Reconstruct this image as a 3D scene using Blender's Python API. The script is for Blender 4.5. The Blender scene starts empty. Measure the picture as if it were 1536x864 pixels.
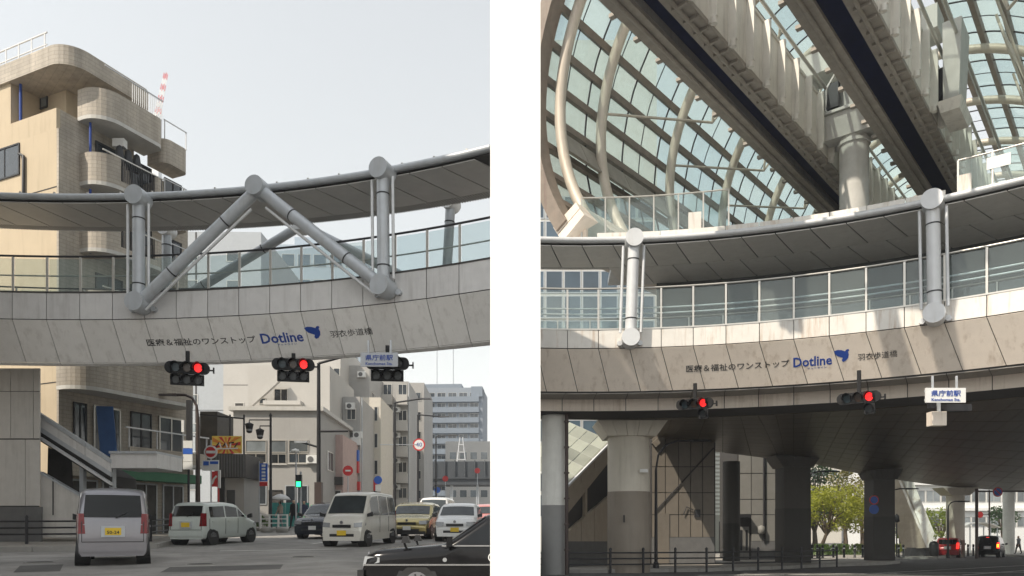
import bpy, bmesh, math, random
from mathutils import Vector, Matrix
random.seed(7)
C = bpy.context.scene.collection
R = math.radians
F = 1100.0; HC = 1.33; U0 = 768.0; V0 = 789.0     # focal length in photo pixels, eye height, principal column, horizon row
# ---------------------------------------------------------------- camera
cam_d = bpy.data.cameras.new("camera"); cam = bpy.data.objects.new("camera", cam_d); C.objects.link(cam)
cam.location = (0, 0, HC); cam.rotation_euler = (R(90), 0, 0)
cam_d.sensor_width = 36; cam_d.lens = 36*F/1536; cam_d.shift_y = (V0-432)/1536; cam_d.clip_end = 3000
bpy.context.scene.camera = cam
# ---------------------------------------------------------------- light
SUN = Vector((-0.52, -0.42, 0.74)).normalized()     # towards the sun
w = bpy.data.worlds.new("World"); bpy.context.scene.world = w; w.use_nodes = True
nt = w.node_tree; bg = nt.nodes["Background"]
sky = nt.nodes.new("ShaderNodeTexSky"); sky.sky_type = 'NISHITA'; sky.sun_disc = False
sky.sun_elevation = math.asin(SUN.z); sky.sun_rotation = math.atan2(SUN.x, SUN.y)
sky.altitude = 0; sky.air_density = 2.4; sky.dust_density = 0.7; sky.ozone_density = 1.0
hz = nt.nodes.new("ShaderNodeHueSaturation"); hz.inputs['Saturation'].default_value = 0.17
nt.links.new(sky.outputs[0], hz.inputs['Color'])
nt.links.new(hz.outputs[0], bg.inputs[0]); bg.inputs[1].default_value = 0.108
sd = bpy.data.lights.new("sun", 'SUN'); sd.energy = 3.0; sd.angle = R(0.6); sd.color = (1.0, 0.90, 0.76)
so = bpy.data.objects.new("sun", sd); C.objects.link(so)
so.rotation_euler = (-SUN).to_track_quat('-Z', 'Y').to_euler()
vs = bpy.context.scene.view_settings
vs.view_transform = 'Standard'; vs.look = 'None'; vs.gamma = 1; vs.exposure = 0.92; vs.use_curve_mapping = False
cy = bpy.context.scene.cycles
cy.max_bounces = 8; cy.transparent_max_bounces = 16; cy.use_denoising = True

# ---------------------------------------------------------------- pixel helpers (a pixel is a direction, d the depth)
def P(u, v, d): return Vector(((u-U0)/F*d, d, HC+(V0-v)/F*d))
SL, SR = 0.025, -0.020                               # the left street climbs, the right street falls
def gz(x, y):
    yy = min(max(y, 0), 130)
    return (SL if x < 0.1 else SR)*yy
def G(u, v):
    s = SL if u < U0 else SR
    d = HC/((v-V0)/F+s); return Vector(((u-U0)/F*d, d, s*d))
# ---------------------------------------------------------------- materials
MATS = {}
def mat(name, col, rough=0.6, metal=0.0, var=0.12, scale=3.0, bump=0.0, bscale=40, rnd=0.0, dirt=None, dirtamt=0.0, emit=None, estr=0, spec=0.5, alpha=None, coat=0.0, stretch=None):
    if name in MATS: return MATS[name]
    m = bpy.data.materials.new(name); m.use_nodes = True; n = m.node_tree.nodes; l = m.node_tree.links
    b = n["Principled BSDF"]; b.inputs["Roughness"].default_value = rough; b.inputs["Metallic"].default_value = metal
    b.inputs["Specular IOR Level"].default_value = spec; b.inputs["Coat Weight"].default_value = coat
    if len(col) == 3: col = (*col, 1)
    b.inputs["Base Color"].default_value = col
    tc = n.new("ShaderNodeTexCoord"); src = tc.outputs["Object"]
    if stretch:
        mp = n.new("ShaderNodeMapping"); mp.inputs["Scale"].default_value = stretch; l.new(src, mp.inputs[0]); src = mp.outputs[0]
    oi = n.new("ShaderNodeObjectInfo")
    add = n.new("ShaderNodeVectorMath"); add.operation = 'ADD'; l.new(src, add.inputs[0])
    cmb = n.new("ShaderNodeCombineXYZ"); mu = n.new("ShaderNodeMath"); mu.operation = 'MULTIPLY'; mu.inputs[1].default_value = 57.0
    l.new(oi.outputs["Random"], mu.inputs[0]); l.new(mu.outputs[0], cmb.inputs[0]); l.new(mu.outputs[0], cmb.inputs[2]); l.new(cmb.outputs[0], add.inputs[1])
    if var > 0 or rnd > 0:
        nz = n.new("ShaderNodeTexNoise"); nz.inputs["Scale"].default_value = scale; nz.inputs["Detail"].default_value = 6; nz.inputs["Roughness"].default_value = 0.6
        l.new(add.outputs[0], nz.inputs["Vector"])
        mr = n.new("ShaderNodeMapRange"); mr.inputs[1].default_value = 0.3; mr.inputs[2].default_value = 0.7
        mr.inputs[3].default_value = 1-var; mr.inputs[4].default_value = 1+var; l.new(nz.outputs[0], mr.inputs[0])
        r2 = n.new("ShaderNodeMapRange"); r2.inputs[3].default_value = 1-rnd; r2.inputs[4].default_value = 1+rnd; l.new(oi.outputs["Random"], r2.inputs[0])
        mm = n.new("ShaderNodeMath"); mm.operation = 'MULTIPLY'; l.new(mr.outputs[0], mm.inputs[0]); l.new(r2.outputs[0], mm.inputs[1])
        vm = n.new("ShaderNodeVectorMath"); vm.operation = 'SCALE'; vm.inputs[0].default_value = col[:3]; l.new(mm.outputs[0], vm.inputs["Scale"])
        out = vm.outputs[0]
        if dirt:
            n2 = n.new("ShaderNodeTexNoise"); n2.inputs["Scale"].default_value = 0.9; n2.inputs["Detail"].default_value = 8; n2.inputs["Roughness"].default_value = 0.65
            mp2 = n.new("ShaderNodeMapping"); mp2.inputs["Scale"].default_value = (5.0, 5.0, 0.45); l.new(add.outputs[0], mp2.inputs[0]); l.new(mp2.outputs[0], n2.inputs["Vector"])
            m3 = n.new("ShaderNodeMapRange"); m3.inputs[1].default_value = 0.52; m3.inputs[2].default_value = 0.80; m3.inputs[3].default_value = 0; m3.inputs[4].default_value = dirtamt; l.new(n2.outputs[0], m3.inputs[0])
            mx = n.new("ShaderNodeMix"); mx.data_type = 'RGBA'; mx.inputs["B"].default_value = (*dirt, 1); l.new(out, mx.inputs["A"]); l.new(m3.outputs[0], mx.inputs["Factor"]); out = mx.outputs["Result"]
        l.new(out, b.inputs["Base Color"])
    if bump > 0:
        nb = n.new("ShaderNodeTexNoise"); nb.inputs["Scale"].default_value = bscale; nb.inputs["Detail"].default_value = 4; l.new(src, nb.inputs["Vector"])
        bp = n.new("ShaderNodeBump"); bp.inputs["Strength"].default_value = bump; bp.inputs["Distance"].default_value = 0.02; l.new(nb.outputs[0], bp.inputs["Height"]); l.new(bp.outputs[0], b.inputs["Normal"])
    if emit:
        b.inputs["Emission Color"].default_value = (*emit, 1); b.inputs["Emission Strength"].default_value = estr
    MATS[name] = m; return m
def glassmat(name, tint, gl=0.12, rough=0.03, haze=0.0):
    """architectural pane: tinted see-through plus a thin mirror layer and some dust"""
    if name in MATS: return MATS[name]
    m = bpy.data.materials.new(name); m.use_nodes = True; n = m.node_tree.nodes; l = m.node_tree.links
    n.remove(n["Principled BSDF"]); o = n["Material Output"]
    t = n.new("ShaderNodeBsdfTransparent"); oj = n.new("ShaderNodeObjectInfo"); tm = n.new("ShaderNodeMix"); tm.data_type = 'RGBA'
    tm.inputs["A"].default_value = (tint[0]*.90, tint[1]*.93, tint[2]*.95, 1); tm.inputs["B"].default_value = (min(1, tint[0]*1.03), min(1, tint[1]*1.02), min(1, tint[2]*1.02), 1)
    l.new(oj.outputs["Random"], tm.inputs["Factor"]); l.new(tm.outputs["Result"], t.inputs[0])
    g = n.new("ShaderNodeBsdfGlossy"); g.inputs["Roughness"].default_value = rough
    d = n.new("ShaderNodeBsdfTranslucent"); d.inputs[0].default_value = (tint[0]*.9, tint[1]*.95, tint[2]*.92, 1)
    df = n.new("ShaderNodeBsdfDiffuse"); df.inputs[0].default_value = (tint[0]*.8, tint[1]*.85, tint[2]*.82, 1)
    dm = n.new("ShaderNodeMixShader"); dm.inputs[0].default_value = 0.5; l.new(d.outputs[0], dm.inputs[1]); l.new(df.outputs[0], dm.inputs[2])
    mh = n.new("ShaderNodeMixShader"); l.new(t.outputs[0], mh.inputs[1]); l.new(dm.outputs[0], mh.inputs[2])
    tc = n.new("ShaderNodeTexCoord"); nz = n.new("ShaderNodeTexNoise"); nz.inputs["Scale"].default_value = 0.7; nz.inputs["Detail"].default_value = 5; l.new(tc.outputs["Object"], nz.inputs[0])
    oi = n.new("ShaderNodeObjectInfo"); ad = n.new("ShaderNodeMath"); ad.operation = 'ADD'; l.new(nz.outputs[0], ad.inputs[0]); l.new(oi.outputs["Random"], ad.inputs[1])
    mr = n.new("ShaderNodeMapRange"); mr.inputs[1].default_value = 0.4; mr.inputs[2].default_value = 1.6; mr.inputs[3].default_value = haze*0.5; mr.inputs[4].default_value = haze*1.5
    l.new(ad.outputs[0], mr.inputs[0]); l.new(mr.outputs[0], mh.inputs[0])
    fr = n.new("ShaderNodeLayerWeight"); fr.inputs[0].default_value = 0.5
    pw = n.new("ShaderNodeMath"); pw.operation = 'POWER'; pw.inputs[1].default_value = 5.0; l.new(fr.outputs["Facing"], pw.inputs[0])
    mx = n.new("ShaderNodeMath"); mx.operation = 'MULTIPLY_ADD'; mx.inputs[1].default_value = 0.5; mx.inputs[2].default_value = gl; l.new(pw.outputs[0], mx.inputs[0])
    ms = n.new("ShaderNodeMixShader"); l.new(mx.outputs[0], ms.inputs[0]); l.new(mh.outputs[0], ms.inputs[1]); l.new(g.outputs[0], ms.inputs[2])
    l.new(ms.outputs[0], o.inputs[0]); MATS[name] = m; return m
def asphalt(name, col):
    m = mat(name, col, 0.88, var=0.30, scale=0.7, bump=0.5, bscale=60, dirt=(col[0]*0.55, col[1]*0.55, col[2]*0.56), dirtamt=0.55); return m
# ---------------------------------------------------------------- mesh building
ORG = {}
class MB:
    def __init__(s): s.v = []; s.f = []; s.sm = []
    def add(s, vs, fs, smooth=False):
        b = len(s.v); s.v += [tuple(x) for x in vs]; s.f += [tuple(b+i for i in f) for f in fs]; s.sm += [smooth]*len(fs); return s
    def box(s, c, size, M=None):
        x, y, z = size[0]/2, size[1]/2, size[2]/2
        vs = [Vector((i*x, j*y, k*z)) for k in (-1, 1) for i, j in ((-1, -1), (1, -1), (1, 1), (-1, 1))]
        if M is not None: vs = [M @ q for q in vs]
        c = Vector(c); vs = [q+c for q in vs]
        return s.add(vs, [(3, 2, 1, 0), (4, 5, 6, 7), (0, 1, 5, 4), (1, 2, 6, 5), (2, 3, 7, 6), (3, 0, 4, 7)])
    def hexa(s, lo, hi):
        n = len(lo); vs = list(lo)+list(hi)
        return s.add(vs, [tuple(range(n-1, -1, -1)), tuple(range(n, 2*n))]+[(i, (i+1) % n, n+(i+1) % n, n+i) for i in range(n)])
    def prism(s, poly, z0, z1):
        return s.hexa([(p[0], p[1], z0) for p in poly], [(p[0], p[1], z1) for p in poly])
    def bar(s, a, b, w, h, up=(0, 0, 1)):
        a = Vector(a); b = Vector(b); d = (b-a).normalized(); up = Vector(up)
        sd = d.cross(up)
        if sd.length < 1e-4: sd = d.cross(Vector((0, 1, 0)))
        sd.normalize(); u2 = sd.cross(d).normalized()
        o = [(-w/2, -h/2), (w/2, -h/2), (w/2, h/2), (-w/2, h/2)]
        return s.hexa([a+sd*p+u2*q for p, q in o], [b+sd*p+u2*q for p, q in o])
    def tube(s, pts, r, n=10, cap=True):
        pts = [Vector(p) for p in pts]; rs = r if isinstance(r, (list, tuple)) else [r]*len(pts)
        rings = []; prev = None
        for i, p in enumerate(pts):
            t = (pts[min(i+1, len(pts)-1)]-pts[max(i-1, 0)]).normalized()
            if prev is None: a = t.cross(Vector((0, 0, 1)) if abs(t.z) < 0.9 else Vector((1, 0, 0))).normalized()
            else: a = (prev-t*prev.dot(t)).normalized()
            prev = a; b = t.cross(a)
            rings.append([p+(a*math.cos(2*math.pi*k/n)+b*math.sin(2*math.pi*k/n))*rs[i] for k in range(n)])
        vs = [q for rg in rings for q in rg]
        fs = [(i*n+k, i*n+(k+1) % n, (i+1)*n+(k+1) % n, (i+1)*n+k) for i in range(len(pts)-1) for k in range(n)]
        s.add(vs, fs, True)
        if cap: s.add(rings[0], [tuple(range(n-1, -1, -1))]); s.add(rings[-1], [tuple(range(n))])
        return s
    def lathe(s, prof, c=(0, 0, 0), n=20, M=None):
        c = Vector(c); vs = []
        for r, z in prof:
            for k in range(n):
                q = Vector((r*math.cos(2*math.pi*k/n), r*math.sin(2*math.pi*k/n), z)); vs.append((M @ q if M is not None else q)+c)
        m = len(prof)
        fs = [(i*n+k, i*n+(k+1) % n, (i+1)*n+(k+1) % n, (i+1)*n+k) for i in range(m-1) for k in range(n)]
        s.add(vs, fs, True)
        s.add(vs[:n], [tuple(range(n-1, -1, -1))]); s.add(vs[-n:], [tuple(range(n))]); return s
    def build(s, name, m, parent=None, loc=None, rz=0, smooth=None):
        me = bpy.data.meshes.new(name); o3 = ORG.get(parent.name, (0, 0, 0)) if parent else (0, 0, 0)
        me.from_pydata([(x-o3[0], y-o3[1], z-o3[2]) for x, y, z in s.v], [], s.f)
        me.polygons.foreach_set("use_smooth", s.sm if smooth is None else [smooth]*len(s.f))
        me.update(); me.materials.append(m if not isinstance(m, str) else MATS[m])
        return put(name, me, parent, loc, rz)
def put(name, me, parent=None, loc=None, rz=0):
    o = bpy.data.objects.new(name, me); C.objects.link(o)
    if parent:
        o.parent = parent
        if parent.name in ORG: ORG[o.name] = ORG[parent.name]
    if loc is not None: o.location = loc
    if rz: o.rotation_euler = (0, 0, rz)
    return o
def tag(o, label, cat, group=None):
    o["label"] = label; o["category"] = cat
    if group: o["group"] = group
    return o
def struct(o): o["kind"] = "structure"; return o
def thing(name, label, cat, loc=(0, 0, 0), rz=0, group=None, world=True):
    """an Empty at the thing's base; with world=True its meshes are given in world coordinates"""
    o = bpy.data.objects.new(name, None); C.objects.link(o); o.location = loc; o.rotation_euler = (0, 0, rz); o.empty_display_size = 0.2
    if world: ORG[o.name] = tuple(loc)
    return tag(o, label, cat, group)
def copy_tree(o, parent=None):
    c = o.copy(); C.objects.link(c); c.parent = parent
    for ch in o.children: copy_tree(ch, c)
    return c
def text_mesh(txt, size=1.0, bold=0.0, res=2):
    cu = bpy.data.curves.new("t", 'FONT'); cu.body = txt; cu.size = size; cu.align_x = 'LEFT'; cu.resolution_u = res; cu.offset = bold; cu.extrude = 0.003
    ob = bpy.data.objects.new("t", cu); C.objects.link(ob)
    bpy.context.view_layer.update()
    me = bpy.data.meshes.new_from_object(ob.evaluated_get(bpy.context.evaluated_depsgraph_get()))
    vs = [tuple(q.co) for q in me.vertices]; fs = [tuple(p.vertices) for p in me.polygons]
    bpy.data.objects.remove(ob); bpy.data.curves.remove(cu); bpy.data.meshes.remove(me)
    return vs, fs
def text_on(txt, o, ex, ez, h, parent, m, center=True, bold=0.0, width=None, name="lettering", lift=0.006):
    """flat lettering: o = origin point, ex = reading direction, ez = up"""
    vs, fs = text_mesh(txt, 1.0, bold)
    if not vs: return None
    x0 = min(q[0] for q in vs); x1 = max(q[0] for q in vs); y0 = min(q[1] for q in vs); y1 = max(q[1] for q in vs)
    k = h/(y1-y0); kx = (width/(x1-x0)) if width else k
    ex = Vector(ex).normalized(); ez = Vector(ez).normalized(); nn = ex.cross(ez)
    dx = (x0+x1)/2 if center else x0; dy = (y0+y1)/2
    mb = MB(); mb.add([Vector(o)+ex*((q[0]-dx)*kx)+ez*((q[1]-dy)*k)+nn*(lift+q[2]) for q in vs], fs)
    return mb.build(name, m, parent)
# common materials
mat("steel_grey", (0.44, 0.465, 0.49), 0.38, 0.15, var=0.08, rnd=0.03, dirt=(0.26, 0.23, 0.2), dirtamt=0.4)
mat("steel_white", (0.62, 0.63, 0.64), 0.4, 0.1, var=0.06, dirt=(0.35, 0.28, 0.2), dirtamt=0.3)
mat("dark_metal", (0.03, 0.03, 0.033), 0.5, 0.3, var=0.1)
mat("brown_metal", (0.07, 0.05, 0.045), 0.5, 0.2, var=0.1)
mat("black_plastic", (0.012, 0.012, 0.013), 0.45, var=0.05)
mat("rubber", (0.015, 0.015, 0.016), 0.8, var=0.1)
mat("alu", (0.55, 0.53, 0.49), 0.35, 0.6, var=0.05)
mat("white_paint", (0.72, 0.72, 0.70), 0.5, var=0.05)
mat("blue_print", (0.015, 0.06, 0.32), 0.5, var=0.03)
mat("black_print", (0.02, 0.02, 0.022), 0.5, var=0.03)
mat("red_sign", (0.55, 0.03, 0.03), 0.45, var=0.05)
mat("blue_sign", (0.03, 0.12, 0.5), 0.45, var=0.05)
mat("joint_dark", (0.045, 0.042, 0.04), 0.85, var=0.1)
glassmat("rail_glass", (0.91, 0.95, 0.945), gl=0.035, haze=0.08)
glassmat("vault_glass", (0.865, 0.93, 0.915), gl=0.03, haze=0.20)
mat("window_dark", (0.035, 0.042, 0.05), 0.08, 0.0, var=0.3, scale=0.6, rnd=0.5, spec=0.8)
mat("window_blue", (0.055, 0.085, 0.115), 0.08, 0.1, var=0.2, scale=0.5, rnd=0.35, spec=0.9)
mat("window_pale", (0.16, 0.18, 0.19), 0.12, 0.0, var=0.3, scale=0.8, rnd=0.5, spec=0.8)
# ================================================================ ground, roads, pavements
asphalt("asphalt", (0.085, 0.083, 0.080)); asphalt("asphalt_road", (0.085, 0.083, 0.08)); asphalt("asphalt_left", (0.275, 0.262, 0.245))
mat("paving", (0.27, 0.25, 0.22), 0.85, var=0.15, scale=1.2, bump=0.2, bscale=30, dirt=(0.14, 0.12, 0.1), dirtamt=0.4)
mat("kerb", (0.30, 0.29, 0.27), 0.8, var=0.15, scale=2)
mat("line_paint", (0.62, 0.61, 0.57), 0.7, var=0.25, scale=2.5, dirt=(0.2, 0.19, 0.18), dirtamt=0.6)
xs = [-420, -200, -120, -60, -30, -10, -3, -0.12, 0.32, 3, 10, 30, 60, 120, 200, 420]
ys = [-60, 0, 10, 20, 40, 60, 90, 130, 200, 400, 620]
g = MB(); g.add([(x, y, gz(x, y)-0.02) for y in ys for x in xs], [(j*len(xs)+i, j*len(xs)+i+1, (j+1)*len(xs)+i+1, (j+1)*len(xs)+i) for j in range(len(ys)-1) for i in range(len(xs)-1)])
struct(g.build("ground", "asphalt"))
def sheet(name, pts, m, dz, side):
    s = SL if side < 0 else SR
    mb = MB(); mb.add([(x, y, s*y+dz) for x, y in pts], [tuple(range(len(pts)))]); return mb.build(name, m)
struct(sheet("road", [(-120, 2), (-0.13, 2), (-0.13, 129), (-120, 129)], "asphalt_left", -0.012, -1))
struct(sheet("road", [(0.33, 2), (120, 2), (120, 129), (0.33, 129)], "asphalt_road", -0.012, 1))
def slab(name, pts, side, h=0.13, m="paving"):
    """a raised pavement with a kerb of its own along the edge"""
    s = SL if side < 0 else SR
    a = sum(pts[i][0]*pts[(i+1) % len(pts)][1]-pts[(i+1) % len(pts)][0]*pts[i][1] for i in range(len(pts)))
    if a < 0: pts = pts[::-1]
    mb = MB(); mb.hexa([(x, y, s*y-0.1) for x, y in pts], [(x, y, s*y+h) for x, y in pts])
    o = struct(mb.build(name, m))
    return o
def kerb_line(pav, pts, side, h=0.135):
    s = SL if side < 0 else SR
    for a, b in zip(pts, pts[1:]):
        va, vb = Vector(a), Vector(b); L = (vb-va).length; n = max(1, int(L/1.2))
        for i in range(n):
            p = va.lerp(vb, (i+0.008)/n); q = va.lerp(vb, (i+0.992)/n)
            mb = MB(); mb.bar((p.x, p.y, s*p.y+h/2-0.02), (q.x, q.y, s*q.y+h/2-0.02), 0.16, h+0.06); mb.build("kerb_stone", "kerb", pav)
def gp(u, v): q = G(u, v); return (q.x, q.y)
kl = [gp(-260, 832), gp(120, 826), gp(235, 822), gp(268, 813), gp(300, 803), gp(352, 798)]
pv = slab("pavement", kl+[(-19, 60), (-60, 60), (-60, kl[0][1])], -1); kerb_line(pv, kl, -1)
kl2 = [gp(352, 793.5), gp(400, 797), gp(432, 796), gp(442, 790), (-15.2, 60), (-13, 90), (-9.6, 126)]
pv = slab("pavement", kl2+[(-70, 126), (-70, 60.2), (-19, 60.2)], -1); kerb_line(pv, kl2[:6], -1)
# lane lines on the left street
def line(pts, side): sheet_o = sheet("lane_line", pts, "line_paint", -0.006, side); return struct(sheet_o)
def strip(a, b, wd, side):
    a = Vector(a); b = Vector(b); t = (b-a).normalized(); nn = Vector((-t.y, t.x))*wd/2
    return line([tuple(a-nn), tuple(b-nn), tuple(b+nn), tuple(a+nn)], side)
strip(gp(330, 826), gp(520, 823), 0.22, -1)
asphalt("asphalt_patch", (0.11, 0.106, 0.10)); asphalt("asphalt_patch_pale", (0.26, 0.245, 0.225))
def patch(pts, m, side=-1): return struct(sheet("road_patch", pts, m, -0.0085, side))
patch([gp(240, 858), gp(420, 853), gp(425, 846), gp(255, 850)], "asphalt_patch"); patch([gp(330, 838), gp(470, 834), (gp(470, 834)[0], gp(470, 834)[1]+0.8), (gp(330, 838)[0], gp(330, 838)[1]+0.8)], "asphalt_patch_pale"); patch([gp(20, 858), gp(90, 856), gp(95, 846), gp(30, 848)], "asphalt_patch")
patch([(-7.6, 29), (-6.9, 29), (-6.0, 44), (-6.6, 44)], "asphalt_patch_pale"); patch([(8, 28.2), (15, 31), (15, 31.6), (8, 28.9)], "asphalt_patch", 1)
def manhole(u, v, label):
    q = G(u, v); t = thing("manhole_cover", label, "manhole cover", q, 0, "manhole covers"); MB().tube([q+Vector((0, 0, -0.03)), q+Vector((0, 0, 0.0))], 0.34, 24).build("frame", "kerb", t); MB().tube([q+Vector((0, 0, -0.02)), q+Vector((0, 0, 0.004))], 0.28, 24).build("lid", "joint_dark", t)
manhole(300, 846, "round manhole cover on the road right of the silver wagon"); manhole(455, 835, "round manhole cover on the road before the cream van"); manhole(60, 843, "round manhole cover on the road before the dark fence")
for k in range(3): strip((-7.4+0.9*k, 27+8*k), (-6.9+0.9*k, 32+8*k), 0.15, -1)
# right pavement with park paving beyond
kr = [(0.4, 30.4), (4, 30.6), (8, 31.6), (12, 34.0), (16, 37.5), (20.5, 40.5), (23.0, 43.6), (22.0, 47.0)]
pr = slab("pavement", kr+[(19, 60), (0.4, 60)], 1); kerb_line(pr, kr, 1)
kr2 = [(17, 62), (26, 54), (31, 53.5), (38, 62), (36, 90)]
pr2 = slab("pavement", kr2+[(10, 90)], 1); kerb_line(pr2, kr2, 1)
kr3 = [(41, 58), (47, 57), (70, 66)]
pr3 = slab("pavement", kr3+[(70, 84), (47, 84)], 1); kerb_line(pr3, kr3, 1)
strip((14, 29.4), (33, 43.5), 0.2, 1); strip((17.5, 28.5), (40, 46.5), 0.2, 1); strip((7.2, 28.3), (24, 31.6), 0.3, 1)
# ---------------------------------------------------------------- white wall standing in for the blank strip between the two halves
mat("white_plaster", (0.86, 0.86, 0.85), 0.75, var=0.012, scale=0.8, bump=0.05, bscale=25)
WY = 11.0
wx0 = (735.3-U0)/F*WY; wx1 = (810.7-U0)/F*WY
wl = thing("strip_wall", "tall smooth white wall standing in for the blank strip between the two streets", "wall", ((wx0+wx1)/2, WY+3, -0.1))
MB().box(((wx0+wx1)/2, WY+3, 6.4), (wx1-wx0, 6, 13.0)).build("wall_body", "white_plaster", wl)
rw = MB(); yy = [17.02, 130]
rw.hexa([(-0.16, yy[0], -0.6), (0.36, yy[0], -0.6), (0.36, yy[1], -2.8), (-0.16, yy[1], -2.8)], [(-0.16, yy[0], 0.025*yy[0]+0.7), (0.36, yy[0], 0.025*yy[0]+0.7), (0.36, yy[1], 0.025*yy[1]+0.7), (-0.16, yy[1], 0.025*yy[1]+0.7)])
rwo = tag(rw.build("retaining_wall", "kerb"), "low concrete retaining wall running back behind the tall white wall", "wall")
# ================================================================ ring footbridges
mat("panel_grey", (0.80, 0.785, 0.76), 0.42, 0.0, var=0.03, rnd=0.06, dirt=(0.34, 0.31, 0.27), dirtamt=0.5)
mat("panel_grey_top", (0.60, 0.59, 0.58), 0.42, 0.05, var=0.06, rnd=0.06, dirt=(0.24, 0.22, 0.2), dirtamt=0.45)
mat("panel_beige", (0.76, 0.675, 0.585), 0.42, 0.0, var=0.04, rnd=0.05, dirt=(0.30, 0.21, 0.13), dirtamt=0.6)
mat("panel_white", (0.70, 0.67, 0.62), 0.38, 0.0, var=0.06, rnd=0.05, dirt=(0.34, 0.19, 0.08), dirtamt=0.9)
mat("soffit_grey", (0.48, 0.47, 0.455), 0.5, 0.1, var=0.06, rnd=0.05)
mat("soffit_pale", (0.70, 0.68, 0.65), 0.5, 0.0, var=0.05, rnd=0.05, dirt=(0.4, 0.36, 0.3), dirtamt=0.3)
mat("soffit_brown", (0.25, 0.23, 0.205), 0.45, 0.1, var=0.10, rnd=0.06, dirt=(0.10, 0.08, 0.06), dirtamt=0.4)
mat("deck", (0.2, 0.19, 0.18), 0.8)
def lmesh(mb, name, m):
    me = bpy.data.meshes.new(name); me.from_pydata(mb.v, [], mb.f); me.polygons.foreach_set("use_smooth", mb.sm); me.update()
    me.materials.append(MATS[m] if isinstance(m, str) else m); return me
def cyl(Rr, ph, z): return Vector((Rr*math.sin(ph), Rr*math.cos(ph), z))
class Ring:
    def __init__(s, name, label, c, Rd, p0, p1, dphi):
        s.c = c; s.R = Rd; s.p0 = p0; s.p1 = p1; s.d = dphi; s.n = int(round((p1-p0)/dphi))
        s.root = thing(name, label, "footbridge", (c[0], c[1], 0)); ORG.pop(s.root.name)
    def phi(s, u, ro=0.0):
        a, b = s.p0-0.3, s.p1+0.3
        for _ in range(50):
            m = (a+b)/2; x = s.c[0]+(s.R+ro)*math.sin(m); y = s.c[1]+(s.R+ro)*math.cos(m)
            if U0+F*x/max(y, 1) < u: a = m
            else: b = m
        return (a+b)/2
    def depth(s, ph, ro=0): return s.c[1]+(s.R+ro)*math.cos(ph)
    def pix(s, u, v, ro=0.0):
        """local point on the cylinder of offset ro under pixel (u, v)"""
        ph = s.phi(u, ro); d = s.depth(ph, ro); return cyl(s.R+ro, ph, HC+(V0-v)/F*d)
    def panels(s, name, m, a, b, gap=0.012, th=0.03, skew=0.0, rng=None, parent=None, seg=1):
        """a, b = (radius offset, z) of the upper and lower edge; one object per panel, one shared mesh"""
        (ra, za), (rb, zb) = a, b; e = Vector((rb-ra, zb-za)).normalized(); nn = Vector((e.y, -e.x))*th   # outwards, to the camera
        h = s.d/2-gap/s.R; lo = []; hi = []
        for rr, zz, ph in ((ra, za, -h), (ra, za, h), (rb, zb, h+skew), (rb, zb, -h+skew)):
            lo.append(cyl(s.R+rr, ph, zz)); hi.append(cyl(s.R+rr+nn.x, ph, zz+nn.y))
        me = lmesh(MB().hexa(hi, lo), name, m); out = []
        for i in (rng or range(s.n)): out.append(put(name, me, parent or s.root, rz=-(s.p0+(i+0.5)*s.d)))
        return out
    def band(s, name, m, sec, p0=None, p1=None, parent=None, n=48, smooth=False):
        p0 = s.p0 if p0 is None else p0; p1 = s.p1 if p1 is None else p1; k = len(sec); vs = []
        for i in range(n+1):
            ph = p0+(p1-p0)*i/n; vs += [cyl(s.R+r, ph, z) for r, z in sec]
        fs = [(i*k+j, i*k+(j+1) % k, (i+1)*k+(j+1) % k, (i+1)*k+j) for i in range(n) for j in range(k)]
        mb = MB(); mb.add(vs, fs); mb.add(vs[:k], [tuple(range(k-1, -1, -1))]); mb.add(vs[-k:], [tuple(range(k))])
        return put(name, lmesh(mb, name, m), parent or s.root)
    def pipe(s, name, m, ro, z, r, p0=None, p1=None, n=60):
        p0 = s.p0 if p0 is None else p0; p1 = s.p1 if p1 is None else p1
        return put(name, lmesh(MB().tube([cyl(s.R+ro, p0+(p1-p0)*i/n, z) for i in range(n+1)], r, 8), name, m), s.root)
    def repeat(s, name, me, phs, parent=None): return [put(name, me, parent or s.root, rz=-p) for p in phs]
    def letters(s, txt, u0, u1, z, h, a, b, m, bold=0.0, part="lettering", shape=None):
        (ra, za), (rb, zb) = a, b; up = Vector((ra-rb, za-zb)).normalized(); nn = Vector((-up.y, up.x))
        if nn.x > 0: nn = -nn
        if shape: vs, fs = shape
        else: vs, fs = text_mesh(txt, 1.0, bold)
        x0 = min(q[0] for q in vs); x1 = max(q[0] for q in vs); y0 = min(q[1] for q in vs); y1 = max(q[1] for q in vs)
        t = (za-z)/(za-zb); rc = ra+(rb-ra)*t; pa = s.phi(u0, rc); pb = s.phi(u1, rc); out = []
        for q in vs:
            yy = ((q[1]-y0)/(y1-y0)-0.5)*h; ph = pa+(pb-pa)*(q[0]-x0)/(x1-x0); off = 0.036+q[2]
            out.append(cyl(s.R+rc+up.x*yy+nn.x*off, ph, z+up.y*yy+nn.y*off))
        return put(part, lmesh(MB().add(out, fs), part, m), s.root)
BIRD = [(0, .92), (.22, 1.0), (.50, .96), (.72, .84), (.82, .98), (.95, 1.0), (1.0, .88), (.92, .78), (.97, .55), (.92, .28), (.76, .06), (.58, 0), (.50, .14), (.58, .32), (.42, .40), (.20, .52), (.06, .72)]
bird = ([(x, y*.75, 0.004) for x, y in BIRD], [tuple(range(len(BIRD)))])
def strut_kit(rg, pts, r, disc, parent_name, m, mdisc, collars=(0.12, 0.5, 0.88), rods=None):
    pass
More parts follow.
